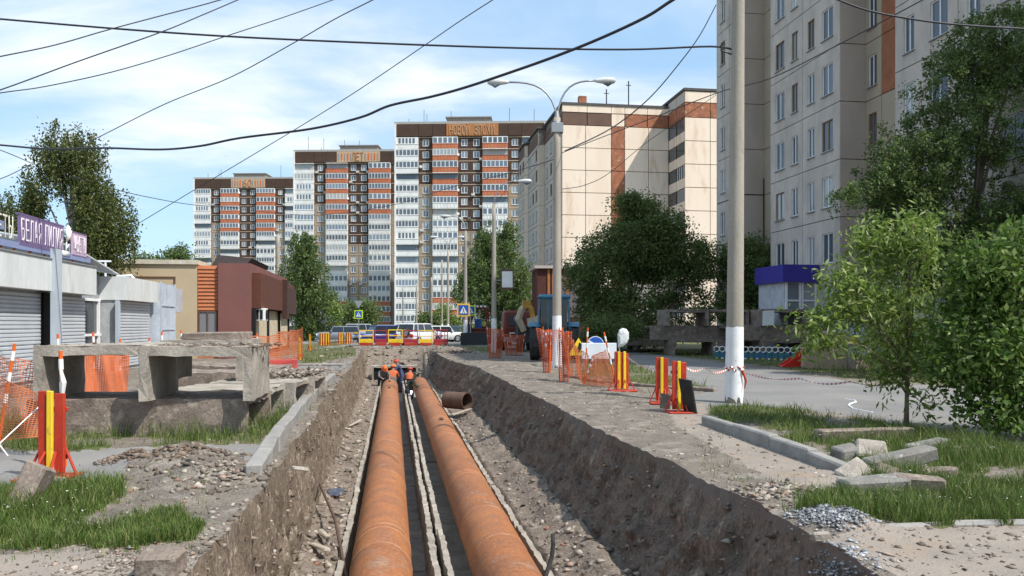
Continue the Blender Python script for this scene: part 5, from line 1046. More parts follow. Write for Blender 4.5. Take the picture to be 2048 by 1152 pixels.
tree('poplar_tree', tb(352, 130), [ell(335, 485, 372, 535, 130, 1), ell(300, 500, 400, 545, 130, 1.3)], 3500, .4, lf_mid, 'small far tree above the tan roof', 'tree', csz=.9, per=30, tr=.2, limbs=5)
tree('poplar_tree', tb(285, 130), [ell(255, 510, 320, 545, 130, 1)], 1500, .4, lf_mid, 'lowest far tree peeping over the tan roof beside the birch', 'tree', csz=.9, per=30, tr=.2, limbs=4)
tree('round_bush', tb(712, 105), [ell(676, 603, 740, 665, 105, 2), ell(700, 598, 758, 665, 105, 2)], 7000, .32, lf_dark, 'dark rounded bush mass behind the crossing sign', 'bush', csz=.7, per=40, tr=.15, limbs=4, gap=.1)
tree('round_bush', tb(862, 110), [ell(835, 625, 895, 665, 110, 2)], 3000, .32, lf_mid, 'low green bush behind the white off-roader', 'bush', csz=.7, per=40, tr=.12, limbs=4, gap=.1)
tree('round_bush', tb(905, 100), [ell(880, 600, 925, 665, 100, 2)], 3000, .3, lf_light, 'yellowish green bush below the orange balconies', 'bush', csz=.7, per=40, tr=.12, limbs=4, gap=.1)
tree('thin_tree', tb(655, 72), [ell(662, 600, 682, 660, 72, 1)], 900, .2, lf_light, 'thin young tree beside the crossing sign post', 'tree', csz=.4, per=20, tr=.06, limbs=5)
tree('hedge_bush', tb(1240, 45), [ell(1226, 640, 1285, 694, 42, 1), ell(1160, 640, 1240, 700, 42, 1), ell(1180, 600, 1330, 690, 46, 1.4)], 14000, .12, lf_dark, 'dark undergrowth behind the wrapped road sign', 'bush', csz=.3, per=40, tr=.06, limbs=8, gap=.15)
tree('hedge_bush', tb(1560, 46), [ell(1500, 600, 1600, 690, 46, 1), ell(1440, 610, 1520, 690, 46, 1), ell(1380, 600, 1440, 690, 46, .8)], 9000, .12, lf_dark, 'dark undergrowth behind the trays right of the nearest pole', 'bush', csz=.3, per=40, tr=.06, limbs=6, gap=.15)
tree('hedge_bush', tb(1800, 24), [ell(1700, 640, 1960, 740, 24, 1.4), ell(1880, 600, 2100, 740, 24, 1.4), ell(1660, 560, 1800, 660, 25, .5)], 22000, .10, lf_dark, 'dark bushes in the shade beyond the road at the right', 'bush', csz=.26, per=40, tr=.06, limbs=8, gap=.18)
tree('hedge_bush', tb(930, 66), [ell(925, 640, 990, 680, 70, 1)], 3000, .2, lf_dark, 'low shrub behind the dark red tractor', 'bush', csz=.4, per=30, tr=.06, limbs=4, gap=.1)
# ------------------------------------------------------------------ barriers, striped posts, nets, tape
def gz(x, y): return float(ground_z(np.array([x]), np.array([y]))[0])
def barrier(X, Y, label, w=.27, h=.92, ny=1, rz=0, group='folded red and yellow barriers', base=True, parts=True):
    r = empty('folded_barrier', (X, Y, gz(X, Y)), rz, label, 'barrier', group)
    lay = ([('r', .36), ('y', .24), ('r', .40)] if ny == 1 else [('r', .2), ('y', .2), ('r', .2), ('y', .2), ('r', .2)]); x = -w / 2
    for i, (c, f) in enumerate(lay):
        d = -.03 if c == 'y' else .0 + .02 * (i % 2)
        MB().bbox(x + .004, x + w * f - .004, d - .02, d + .02, .05, h - (.0 if c == 'y' else .012 * i), jit=.004, ch=.006).build('yellow_board' if c == 'y' else 'red_board', yellow if c == 'y' else red, r); x += w * f
    MB().bbox(-w / 2, w / 2, .045, .075, h * .2, h * .26).build('crossbar', red, r); MB().bbox(-w / 2, w / 2, .045, .075, h * .75, h * .81).build('crossbar', red, r)
    for sx in (-1, 1):
        MB().tube([(sx * w * .42, .03, h * .36), (sx * w * .95, .0, .015)], .014, 6).build('leg', red, r); MB().tube([(sx * w * .2, -.03, h * .3), (sx * w * .35, -.25, .015)], .014, 6).build('leg', red, r)
    if base: MB().bbox(-w * .95, w * .95, -.3, .12, 0, .03).build('foot_plate', red, r)
    return r
def bpx(px, pyb, **k): X, Y = P(px, pyb); return X, Y
barrier(*P(104, 955), 'nearest folded barrier, red with one broad yellow strip, by the left path', w=.27, h=.90, rz=.04)
barrier(*P(1243, 785), 'folded barrier with two yellow strips next to the leaning striped posts', w=.34, h=.92, ny=2, rz=.1)
barrier(*P(1324, 806), 'folded barrier on the gravel, left one of the pair before the nearest pole', w=.26, h=.93, rz=-.1)
barrier(*P(1358, 824), 'right folded barrier of the gravel pair, a black board leaning on it', w=.27, h=.93, rz=.1)
x, y = P(1380, 826); tag(MB().bbox(-.02, .02, -.15, .15, 0, .62, jit=.01, ch=.01).build('black_board', rubber, loc=(x, y, .02), rot=(.05, -.28, .6)), 'black rubber board leaning against the right folded barrier', 'board')
x, y = P(1330, 820); tag(MB().bbox(-.10, .10, -.02, .02, 0, .3, jit=.015, ch=.01).build('grey_plate', conc_dark, loc=(x, y, .02), rot=(.3, .1, -.4)), 'small grey plate leaning between the two folded barriers', 'plate')
for px, pb, lab in ((645, 693, 'far folded barrier, first of the left row seen from the trench'), (655, 692, 'far folded barrier, second of the left row'), (682, 690, 'far folded barrier, third of the left row'), (697, 689, 'far folded barrier, fourth of the left row'), (712, 687, 'far folded barrier, last of the left row beside the yellow railing')):
    barrier(*P(px, pb), lab, w=.42, h=.95, ny=2, group='folded barriers in the far left row', base=False)
for px, pb, lab in ((600, 722, 'folded barrier beside the left orange net, nearer'), (620, 702, 'folded barrier on the grass left of the far row')): barrier(*P(px, pb), lab, w=.16, h=1.0, ny=2, group='folded barriers beside the left net', base=False)
def post(X, Y, h, lean, label, r=.02, group='red and white striped posts', z=None):
    e = empty('striped_post', (X, Y, gz(X, Y) if z is None else z), 0, label, 'post', group); M = Vector(lean)
    MB().tube([(0, 0, 0), (M.x, M.y, h)], r, 8).build('shaft', orange, e)
    for k in range(2 if r < .018 else 3):
        a = .93 - k * (.2 + (.1 * math.sin(X * 40) if r < .018 else 0)); b = a - (.09 if r > .018 else .06); MB().tube([(M.x * b, M.y * b, h * b), (M.x * a, M.y * a, h * a)], r + .004, 8).build('white_band', stripe_w, e)
    return e
post(WX(-5, 10.2), 10.2, 1.35, (.22, 0), 'striped post leaning right at the left edge of the photo', z=0); post(WX(130, 8.9), 8.9, 1.28, (-.05, 0), 'striped post standing right behind the nearest folded barrier', r=.022, z=.02)
for px, pyt, Y, lab in ((117, 668, 16.5, 'striped post behind the left tray, by the grey pillar'), (191, 664, 17.5, 'striped post behind the left tray, before the glass door'), (239, 678, 18, 'short visible striped post tip behind the left tray'), (291, 675, 19, 'striped post tip near the second kiosk shutter'), (328, 663, 20, 'striped post before the pale blue cabinet'), (368, 660, 22, 'striped post at the tan wall corner'), (493, 664, 22, 'striped post before the cream shop shutters'), (519, 666, 24, 'striped post between the cream shop shutters')):
    post(WX(px, Y), Y, CH - (pyt - HY) * Y / F, (random.uniform(-.1, .1), 0), lab, z=0, r=.024)
def net(c00, c10, c11, c01, nu, nv, label, bulge=.12, wd=.0075, seed=0, group=None, fold=0.0):
    """orange plastic mesh between four corners (bottom-left, bottom-right, top-right, top-left)"""
    r = random.Random(seed); a, b, c, d = (Vector(v) for v in (c00, c10, c11, c01)); ph = r.random() * 6
    nrm = (b - a).cross(d - a).normalized(); G = []
    for j in range(nv + 1):
        row = []; v = j / nv
        for i in range(nu + 1):
            u = i / nu; p = (a.lerp(b, u)).lerp(d.lerp(c, u), v)
            p = p + nrm * (bulge * (math.sin(u * 9 + ph + v * 2) * .5 + math.sin(u * 23 + v * 4 + ph) * .2 + fold * math.sin(u * 60 + ph))) + Vector((0, 0, -.35 * bulge * math.sin(u * PI) * v * (1 + .5 * math.sin(u * 14 + ph))))
            row.append(p)
        G.append(row)
    mb = MB()
    for j in range(nv + 1):
        w_ = wd * (1.6 if j in (0, nv) else 1)
        for i in range(nu):
            p, q_ = G[j][i], G[j][i + 1]; up = (G[min(j + 1, nv)][i] - G[max(j - 1, 0)][i]).normalized() * w_; mb.add([p - up, q_ - up, q_ + up, p + up], [(0, 1, 2, 3)])
    for i in range(nu + 1):
        for j in range(nv):
            p, q_ = G[j][i], G[j + 1][i]; sd = (G[j][min(i + 1, nu)] - G[j][max(i - 1, 0)]).normalized() * wd; mb.add([p - sd, p + sd, q_ + sd, q_ - sd], [(0, 1, 2, 3)])
    return tag(mb.build('orange_net', net_m), label, 'net', group)
def NP(px, py, Y): return at(px, py, Y)
net(NP(-60, 885, 10.2), NP(86, 872, 9.6), NP(84, 800, 9.6), NP(-60, 700, 10.4), 38, 22, 'orange mesh net hanging between the left edge and the nearest folded barrier', .10, .005, 1)
net(NP(-70, 800, 11.4), NP(75, 790, 11.2), NP(72, 725, 11.2), NP(-70, 690, 11.6), 34, 14, 'second orange mesh layer in front of the big roller shutter', .10, .005, 2)
net(NP(166, 796, 17.0), NP(256, 790, 17.6), NP(258, 702, 17.6), NP(164, 706, 17), 24, 26, 'orange net seen through the upper left tunnel-like tray', .15, .012, 3)
net(NP(505, 740, 22), NP(565, 738, 25), NP(566, 668, 25), NP(500, 672, 22), 30, 16, 'orange net in front of the cream shop shutters', .12, .010, 4)
net(NP(563, 742, 25), NP(603, 712, 33), NP(603, 655, 33), NP(563, 664, 25), 40, 18, 'orange net standing at the end of the left stacks', .2, .012, 5)
net(NP(548, 712, 31), NP(600, 702, 37), NP(598, 662, 37), NP(550, 664, 31), 30, 12, 'orange net behind the left stacks near the shop end', .2, .014, 6)
netp = paint('pink_red_sheet', (.62, .10, .09)); x, y = WX(568, 24), 24
tag(MB().bbox(-.35, .35, -.2, .2, 0, .25, jit=.05).build('red_bag', netp, loc=(x, y, .28)), 'red bag on the rubble behind the left stacks', 'bag')
def bundle(px0, px1, top, bot, Y, n, label, seed, group='orange net bundles with striped posts', fan=.25):
    r = random.Random(seed); x0, x1 = WX(px0, Y), WX(px1, Y); zt, zb = CH - (top - HY) * Y / F, CH - (bot - HY) * Y / F
    net((x0, Y, zb), (x1, Y, zb), (x1 + (x1 - x0) * fan * .3, Y - .1, zt * .95), (x0 - (x1 - x0) * fan * .4, Y + .1, zt), int((x1 - x0) / .035) + 8, int((zt - zb) / .05), label, .14, .0085, seed, group, fold=1.2)
    for k in range(n):
        u = (k + .5) / n + r.uniform(-.08, .08); xx = x0 + (x1 - x0) * u; post(xx, Y + r.uniform(-.15, .15), zt - zb + r.uniform(-.1, .12), ((u - .5) * .6 * (x1 - x0) + r.uniform(-.06, .06), r.uniform(-.1, .1)), f'{["leftmost", "second", "third", "fourth"][k]} striped post inside ' + label.split(',')[0], r=.015, z=zb)
    o = tag(MB().bbox(x0 - .1, x1 + .05, Y - .45, Y + .15, zb - .16, zb - .02, jit=.03).build('rubber_base', rubber), 'black rubber base under ' + label.split(',')[0], 'base', 'rubber bases under the nets')
bundle(977, 1004, 655, 716, 37.5, 4, 'the leftmost net bundle, before the sign box pole', 11, fan=.5)
bundle(1010, 1045, 668, 710, 41, 4, 'the net bundle between the sign box pole and the blue tractor', 12)
bundle(1086, 1102, 656, 745, 26.5, 4, 'the net bundle left of the two-armed lamp foot', 13, fan=2.2)
bundle(1118, 1140, 658, 765, 22.5, 3, 'the net bundle wrapped round the two-armed lamp foot', 14, fan=.7)
net(NP(1136, 745, 22.5), NP(1172, 765, 21), NP(1176, 712, 21), NP(1122, 660, 22.5), 30, 20, 'slack orange net hanging from the lamp foot to the right', .10, .008, 15, fold=.3)
net(NP(1172, 768, 21), NP(1233, 778, 20), NP(1212, 700, 20), NP(1182, 712, 21), 34, 22, 'orange net stretched between two leaning striped posts', .05, .0075, 16)
post(WX(1169, 21.2), 21.2, 1.5, (.09, 0), 'striped post leaning right before the white board', z=gz(WX(1169, 21.2), 21.2)); post(WX(1234, 19.6), 19.6, 1.4, (-.32, 0), 'striped post leaning left beside the double-striped barrier', z=0)
post(WX(1166, 20.8), 20.8, .75, (.28, 0), 'short striped post lying across the net foot', z=0)
def tape(pts, label, n=60, wd=.03, curl=3.0):
    wd = .017
    c = [at(*p) for p in pts]; L = [0]
    for a, b in zip(c[:-1], c[1:]): L.append(L[-1] + (b - a).length)
    n = int(L[-1] / .05); pr = None; m0, m1 = MB(), None; mb = MB()
    for k in range(n + 1):
        d = L[-1] * k / n; i = max(j for j in range(len(L)) if L[j] <= d + 1e-6); i = min(i, len(c) - 2); u = (d - L[i]) / (L[i + 1] - L[i]); p = c[i].lerp(c[i + 1], u) + Vector((0, 0, -.07 * math.sin(u * PI)))
        a = curl * d; up = Vector((0, math.cos(a) * .6, abs(math.sin(a)) * .8 + .3)) * wd
        if pr: mb.add([pr[0], p - up, p + up, pr[1]], [(0, 1, 2, 3)], k % 2)
        pr = (p - up, p + up)
    return tag(mb.build('barrier_tape', [stripe_w, paint('tape_red', (.62, .20, .16))]), label, 'tape')
tape([(1252, 712, 18.7), (1312, 738, 16.3)], 'white barrier tape between the double-striped barrier and the pair of barriers')
tape([(1368, 733, 14.6), (1410, 736, 15.3), (1452, 740, 16.1)], 'barrier tape from the right folded barrier to the nearest pole'); tape([(1486, 744, 16.1), (1600, 757, 14.4), (1700, 763, 13.3), (1804, 762, 12.6)], 'red and white barrier tape from the nearest pole to the sapling'); tape([(1816, 752, 12.6), (1860, 745, 12.3), (1912, 740, 12)], 'short barrier tape from the sapling into the shrub')
mb = MB(); Yp = 16.3; xx = WX(1468, Yp)
for k in range(26): a = PI * (k / 25) + PI; mb.tube([(xx + .19 * math.cos(a), Yp + .19 * math.sin(a), .70 + .04 * math.sin(k)), (xx + .19 * math.cos(a + .13), Yp + .19 * math.sin(a + .13), .70 + .04 * math.sin(k + 1))], .02, 4, k % 2)
mb.tube([(xx + .12, Yp - .17, .66), (xx + .2, Yp - .16, .45), (xx + .16, Yp - .19, .3)], [.03, .02, .01], 4, 1); tag(mb.build('tape_knot', [stripe_w, red]), 'barrier tape knotted round the white foot of the nearest pole', 'tape')
tp = MB(); a, b, c = at(-2, 888, 8.0), at(84, 808, 8.5), at(16, 912, 8.0); tp.tube([a, b], .007, 5); tp.tube([a, c], .007, 5); tag(tp.build('rope', stripe_w), 'pale rope tied to the nearest folded barrier', 'rope')
tw = MB(); tw.tube([at(121, 738, 8.85), at(127, 765, 8.83), at(125, 790, 8.84), at(127, 830, 8.85)], [.014, .03, .02, .01], 6); tag(tw.build('tied_tape', stripe_w), 'white tape end hanging from the striped post by the nearest barrier', 'tape')
# railing at the end of the trench
rail = [(717, 748, 'yellow'), (748, 775, 'red'), (775, 806, 'yellow'), (806, 837, 'red'), (837, 866, 'yellow'), (866, 897, 'red')]; YR = 53.5
purple_red = paint('crimson_paint', (.36, .035, .045))
for i, (a, b, c) in enumerate(rail):
    x0, x1 = WX(a, YR) + .03, WX(b, YR) - .03; z0, z1 = CH - (687 - HY) * YR / F, CH - (659 - HY) * YR / F; m = yellow if c == 'yellow' else purple_red
    lab = f'{["leftmost yellow", "crimson second", "taller yellow third", "crimson fourth", "yellow fifth", "crimson rightmost"][i]} railing panel closing the trench'
    r = empty('railing_panel', (x0, YR, z0), 0, lab, 'railing', 'railing panels closing the end of the trench'); L = x1 - x0; H = z1 - z0 if i in (2, 5) else (z1 - z0) * .96
    MB().bbox(0, L, -.02, .02, .05, .3).build('kick_board', m, r); MB().bbox(.06, L - .06, -.03, .03, -.28, .04).build('foot_board', red, r)
    for x in (0.0, L - .06): MB().bbox(x, x + .06, -.031, .031, 0, H).build('upright', m, r)
    MB().bbox(.061, L - .061, -.03, .03, H - .07, H - .003).build('top_rail', m, r); MB().bbox(.061, L - .061, -.025, .025, H * .52, H * .58).build('middle_rail', m, r)
    if i == 5:
        for q in range(1, 4): MB().bbox(L * q / 4, L * q / 4 + .05, -.02, .02, .3, H - .07).build('bar', m, r)
# ------------------------------------------------------------------ road signs
sblue = paint('sign_blue', (.02, .10, .42)); syel = paint('sign_yellow_frame', (.85, .50, .04)); slime = paint('sign_lime_frame', (.55, .80, .04)); blk_m = paint('sign_black', (.02, .02, .02))
def crossing(px, py, Y, sz, frame, label, post_h=None):
    c = at(px, py, Y); r = empty('crossing_sign', c, 0, label, 'road sign'); h = sz / 2
    MB().bbox(-h * 1.28, h * 1.28, .0, .03, -h * 1.28, h * 1.28, ch=.01).build('frame', frame, r); MB().bbox(-h, h, -.012, -.002, -h, h, ch=.003).build('blue_plate', sblue, r)
    MB().prism([(-h * .78, -h * .7), (h * .78, -h * .7), (0, h * .72)], -.02, -.014).build('white_triangle', white, r)
    mb = MB(); s = h; bar = lambda x0, z0, x1, z1, w: mb.add([(x0 - w, -.024, z0), (x0 + w, -.024, z0), (x1 + w, -.024, z1), (x1 - w, -.024, z1)], [(0, 1, 2, 3)])
    bar(-.28 * s, -.62 * s, 0, -.2 * s, .05 * s); bar(.25 * s, -.62 * s, .02 * s, -.2 * s, .05 * s); bar(0, -.2 * s, .03 * s, .15 * s, .07 * s); bar(-.2 * s, -.1 * s, 0, .1 * s, .035 * s); bar(.22 * s, -.12 * s, .05 * s, .1 * s, .035 * s)
    mb.add([(.03 * s + .09 * s * math.cos(k * PI / 4), -.024, .26 * s + .09 * s * math.sin(k * PI / 4)) for k in range(8)], [tuple(range(8))])
    for k in range(4): bar((-.6 + k * .38) * s, -.68 * s, (-.6 + k * .38) * s, -.64 * s, .1 * s)
    mb.build('walking_figure', blk_m, r)
    if post_h: MB().tube([(0, .06, h), (0, .06, -c.z)], .045, 8).build('post', steel, r)
    else: MB().bbox(-.05, .05, .031, .12, -h * .5, h * .5).build('bracket', steel, r)
    return r
crossing(927, 620, 59.6, .74, syel, 'blue pedestrian crossing sign with orange-yellow frame on the lamp pole'); crossing(941, 621, 63, .62, slime, 'lime framed crossing sign half hidden behind the yellow framed one', True)
r = crossing(717, 629, 74, .62, slime, 'lime framed crossing sign on a thin post before the dark bush', True)
tri = empty('triangular_sign', at(717, 608, 73.9), 0, 'pale back of a triangular sign above the left crossing sign', 'road sign'); MB().prism([(-.42, .3), (.42, .3), (0, -.42)], -.01, .01).build('plate', steel, tri)
bz = empty('white_board', (*P(1198, 744), 0), .02, 'white rectangular board with no-stopping disc above it, behind the orange net', 'board'); Yb = P(1198, 744)[1]; kk = Yb / F
MB().bbox(-35 * kk, 35 * kk, -.02, .02, CH - 70 * kk, CH - 38 * kk).build('panel', paint('board_white', (.70, .74, .78)), bz)
for x in (-30 * kk, 30 * kk): MB().tube([(x, .04, 0), (x, .04, CH - 40 * kk)], .02, 6).build('leg', steel, bz)
ns = empty('no_stopping_sign', (WX(1191, Yb + .3), Yb + .3, CH - 42 * kk), 0, 'round blue no-stopping sign with white diagonal, peeping over the white board', 'road sign')
MB().tube([(0, 0, 0), (0, .02, 0)], .29, 28).build('rim', white, ns); MB().tube([(0, -.012, 0), (0, -.002, 0)], .265, 28).build('blue_disc', sblue, ns)
MB().box(-.27, .27, -.02, -.013, -.03, .03, M=Matrix.Rotation(.5, 4, 'Y')).build('diagonal_bar', white, ns); MB().tube([(0, .05, .1), (0, .05, -(CH - 42 * kk))], .025, 6).build('post', steel, ns)
ys = empty('warning_sign', (*P(1157, 728), 0), .15, 'yellow road works sign standing on the ground left of the white board', 'road sign')
MB().prism([(-.42, .35), (.42, .35), (0, 1.05)], -.01, .01).build('plate', yellow, ys); MB().prism([(-.1, .5), (.06, .45), (.16, .8), (.02, .86), (-.02, .7)], -.02, -.012).build('digger_figure', blk_m, ys)
for x in (-.35, .35): MB().tube([(x, 0, .4), (x * 1.1, .15, 0)], .018, 6).build('leg', red, ys)
wsn = empty('wrapped_sign', (*P(1247, 742), 0), 0, 'road sign wrapped in white plastic sheet on a thin post', 'road sign'); Yw = P(1247, 742)[1]; kw = Yw / F
MB().tube([(-.14, 0, 0), (-.14, 0, 1.4)], .022, 8).build('post', steel, wsn)
mb = MB(); prof = [(-11, 696), (-12, 670), (-9, 660), (-2, 656), (6, 658), (11, 665), (11, 678), (6, 688), (-2, 694)]
n = len(prof); 
for dy, k in ((-.05, .86), (-.08, .6), (.02, 1.0), (.07, .85)): mb.v += [(x * kw * k, dy, CH - ((p - 676) * k + 676 - HY) * kw) for x, p in prof]
for a, b in ((1, 0), (0, 2), (2, 3)):
    for i in range(n): mb.f.append((a * n + i, a * n + (i + 1) % n, b * n + (i + 1) % n, b * n + i)); mb.m.append(0)
mb.f += [tuple(n + i for i in range(n)), tuple(3 * n + i for i in range(n))]; mb.m += [0, 0]
mb.build('plastic_wrap', mat('plastic_wrap', (.68, .70, .69), (.55, .57, .56), scale=9, rough=.3, bump=.6, bscale=9), wsn)
# ------------------------------------------------------------------ vehicles
def ring(L, W, z, cx=0, n=6, r=.25):
    pts = []; r = min(r, L * .45, W * .45)
    for (sx, sy, a0) in ((1, 1, 0), (-1, 1, PI / 2), (-1, -1, PI), (1, -1, 3 * PI / 2)):
        for k in range(n + 1): a = a0 + PI / 2 * k / n; pts.append((sx * (W / 2 - r) + r * math.cos(a), cx + sy * (L / 2 - r) + r * math.sin(a), z))
    return pts
def stack(mb, rings, m=0, cap=True):
    b = len(mb.v); n = len(rings[0])
    for r in rings: mb.v += [tuple(p) for p in r]
    for k in range(len(rings) - 1):
        for j in range(n): a = b + k * n + j; c = b + k * n + (j + 1) % n; mb.f.append((a, c, c + n, a + n)); mb.m.append(m)
    if cap: mb.f.append(tuple(b + (len(rings) - 1) * n + j for j in range(n))); mb.m.append(m)
def car(px, pyb, rz, label, color, L=4.3, W=1.75, H=1.48, belt=.92, suv=False, spare=False):
    X, Y = P(px, pyb); r = empty('parked_car', (X, Y, 0), rz, label, 'car', 'parked cars beyond the trench'); cp = paint('car_paint_' + '_'.join(str(int(c * 99)) for c in color), color, rough=.25, coat=.7, bump=0, fine=.02)
    mb = MB(); hz = .0 if suv else .10
    def bend(rg, dz): return [(x, y, z - dz * max(0, abs(y) / (L / 2) - .45) * 1.6) for x, y, z in rg]
    stack(mb, [ring(L * .97, W * .90, .22), ring(L, W * .98, .38), ring(L, W, .62), bend(ring(L * .985, W * .985, belt - .1), hz), bend(ring(L * .96, W * .93, belt), hz), bend(ring(L * .9, W * .8, belt + .02), hz)])
    mb.build('body', cp, r, smooth=True)
    c0 = -.25 if not suv else -.45; gl = L * (.60 if not suv else .70)
    g = MB(); stack(g, [ring(gl, W * .88, belt - .04, c0, r=.12), ring(gl * .80, W * .76, H - .06, c0 - .04, r=.12)]); g.build('cabin_glass', car_glass, r, smooth=False)
    t = MB(); stack(t, [ring(gl * .83, W * .78, H - .08, c0 - .04, r=.12), ring(gl * .80, W * .77, H - .03, c0 - .04, r=.14), ring(gl * .68, W * .66, H, c0 - .04, r=.14)])
    for sx in (-1, 1):
        for u, v in ((.48, .385), (-.48, -.385), (.05, .045)) + (((-.27, -.22),) if suv else ()): t.tube([(sx * W * .44, c0 + gl * u, belt - .02), (sx * W * .375, c0 - .04 + gl * v, H - .06)], .035, 5)
    t.build('roof', cp, r)
    for sx in (-1, 1):
        for sy in (-1, 1):
            y = sy * L * .31; wm = MB().tube([(sx * (W / 2 - .2), y, .32), (sx * (W / 2 + .01), y, .32)], .32 if not suv else .36, 20).build('wheel', rubber, r)
            MB().tube([(sx * (W / 2 + .012), y, .32), (sx * (W / 2 + .03), y, .32)], .2, 14).build('rim', steel, wm)
        MB().bbox(sx * W * .38 - .2, sx * W * .38 + .2, L / 2 - .12, L / 2 + .01, .6, .76).build('headlight', pvc, r); MB().bbox(sx * W * .40 - .14, sx * W * .40 + .14, -L / 2 - .01, -L / 2 + .1, .62, .85).build('tail_light', red, r)
        MB().bbox(sx * W * .5 + sx * .02 - .08, sx * W * .5 + sx * .02 + .08, c0 + gl * .4, c0 + gl * .46, belt, belt + .14).build('mirror', cp, r)
    MB().box(-W * .3, W * .3, L / 2 + .001, L / 2 + .02, .42, .56).build('grille', dark, r); MB().box(-.26, .26, L / 2 + .02, L / 2 + .03, .28, .39).build('number_plate', white, r); MB().box(-.26, .26, -L / 2 - .02, -L / 2 - .001, .45, .56).build('number_plate', white, r)
    if spare: sp = MB().tube([(.25, -L / 2 - .2, .95), (.25, -L / 2 - .01, .95)], .36, 22).build('spare_wheel', rubber, r); MB().tube([(.25, -L / 2 - .215, .95), (.25, -L / 2 - .201, .95)], .29, 20).build('cover', mat('spare_cover', (.45, .42, .38)), sp)
    return r
car(762, 690, 2.1, 'dark blue hatchback parked behind the yellow and crimson railing', (.012, .03, .16), L=4.0, H=1.5)
car(838, 690, -.5, 'white off-roader with a spare wheel on its back door', (.70, .70, .73), L=4.0, W=1.75, H=1.66, belt=1.0, suv=True, spare=True)
car(684, 684, 1.75, 'silver grey sedan left of the blue hatchback, nearer of the left cars', (.20, .23, .26), L=4.4, H=1.42)
car(708, 678, 1.75, 'silver estate car behind the grey sedan', (.42, .46, .48), L=4.6, H=1.62, suv=True)
car(880, 684, -1.2, 'white sedan with greenish windscreen right of the off-roader', (.70, .72, .70), L=4.4, H=1.45)
car(903, 682, 2.6, 'dark blue-grey car at the right end of the parked row', (.06, .10, .15), L=4.3, H=1.45)
car(768, 676, 1.6, 'grey car half hidden behind the blue hatchback', (.28, .33, .36), L=4.3, H=1.5); car(806, 675, 1.5, 'dark car just visible left of the off-roader', (.07, .07, .08), L=4.3, H=1.55)
car(650, 679, 1.7, 'dark car at the left end of the parked row', (.05, .06, .08), L=4.3, H=1.45); car(1034 - 2, 690, 2.9, 'small pale car behind the red lorry cab', (.30, .33, .36), L=3.9, H=1.4)
def wheel(par, x, y, r, w_, m=rubber, rim=yellow, name='wheel'):
    k = 24; mb = MB(); pr = [(-w_ / 2, r * .62), (-w_ / 2, r * .92), (-w_ * .35, r), (w_ * .35, r), (w_ / 2, r * .92), (w_ / 2, r * .62)]
    for j in range(k):
        a = 2 * PI * j / k; q = 1 + (.03 if j % 2 else -.01)
        for (dx, rr) in pr: mb.v.append((x + dx, y + rr * q * math.cos(a), r + rr * q * math.sin(a)))
    for j in range(k):
        for q in range(5): a = j * 6 + q; b = ((j + 1) % k) * 6 + q; mb.f.append((a, b, b + 1, a + 1)); mb.m.append(0)
    o = mb.build(name, m, par); MB().tube([(x - w_ * .3, y, r), (x + w_ * .3, y, r)], r * .63, 18).build('rim', rim, o); return o
tblu = paint('tractor_blue', (.06, .19, .29), rough=.4, c3=(.02, .05, .08), s3=3); tdk = paint('tractor_dark', (.03, .035, .04))
tr = empty('blue_tractor', (WX(1108, 35.5), 35.5, 0), -.06, 'old blue wheeled tractor seen from behind, between lamp pole and dark elm', 'tractor')
for x in (-.85, .85): wheel(tr, x, 0, .80, .42)
for x in (-.7, .7): wheel(tr, x, 2.4, .5, .28, name='front_wheel')
for x in (-.85, .85):
    mb = MB(); prof = [(.9 * math.cos(a), .8 + .9 * math.sin(a)) for a in [PI * (.12 + .6 * k / 8) for k in range(9)]]
    for (y, z) in prof: mb.v += [(x - .26, y, z), (x + .26, y, z)]
    for k in range(8): mb.f.append((2 * k, 2 * k + 2, 2 * k + 3, 2 * k + 1)); mb.m.append(0)
    mb.v += [(v[0], v[1] * .96, v[2] - .03) for v in mb.v[:18]]
    for k in range(8): mb.f.append((18 + 2 * k, 18 + 2 * k + 1, 18 + 2 * k + 3, 18 + 2 * k + 2)); mb.m.append(0)
    mb.build('mudguard', tblu, tr)
cb = MB()
cor = [(-.62, -.5), (.62, -.5), (.62, .9), (-.62, .9)]
for (x, y) in cor: cb.tube([(x * 1.12, y, 1.25), (x * 1.0, y, 2.72)], .045, 6)
for z, k in ((1.27, 1.12), (1.85, 1.06), (2.7, 1.0)):
    if z == 1.85: continue
    for a, b in zip(cor, cor[1:] + cor[:1]): cb.tube([(a[0] * k, a[1], z), (b[0] * k, b[1], z)], .045, 6)
cb.tube([(-.25, -.5, 1.27), (-.25, -.5, 2.7)], .03, 6); cb.build('cab_frame', tblu, tr)
mb = MB(); stack(mb, [ring(1.65, 1.42, 2.74, .2, r=.1), ring(1.7, 1.46, 2.80, .2, r=.12), ring(1.5, 1.26, 2.90, .2, r=.15)]); mb.build('cab_roof', tblu, tr)
mb = MB(); mb.box(-.58, .58, -.49, -.47, 1.3, 2.68); mb.box(-.66, -.64, -.45, .88, 1.3, 2.68); mb.box(.64, .66, -.45, .88, 1.3, 2.68); mb.box(-.58, .58, .87, .89, 1.3, 2.68); mb.build('cab_glass', car_glass, tr)
MB().bbox(-.68, .68, -.5, .9, .75, 1.24).build('lower_cab', tblu, tr); MB().bbox(-.32, .32, .9, 2.9, .75, 1.45).build('bonnet', tblu, tr); MB().bbox(-.3, .3, -.9, -.51, .5, 1.0).build('rear_hitch', tdk, tr)
MB().tube([(.1, -.6, 1.0), (.08, -.62, 2.2)], .045, 8).build('hydraulic_ram', steel, tr); MB().bbox(-.3, .05, .2, .6, 1.3, 1.75).build('seat', tdk, tr); MB().bbox(.18, .36, -.62, -.52, 1.75, 2.15).build('toolbox', tblu, tr)
for x in (-.58, .58): MB().tube([(x, -.56, 1.12), (x, -.51, 1.12)], .07, 10).build('tail_light', red, tr)
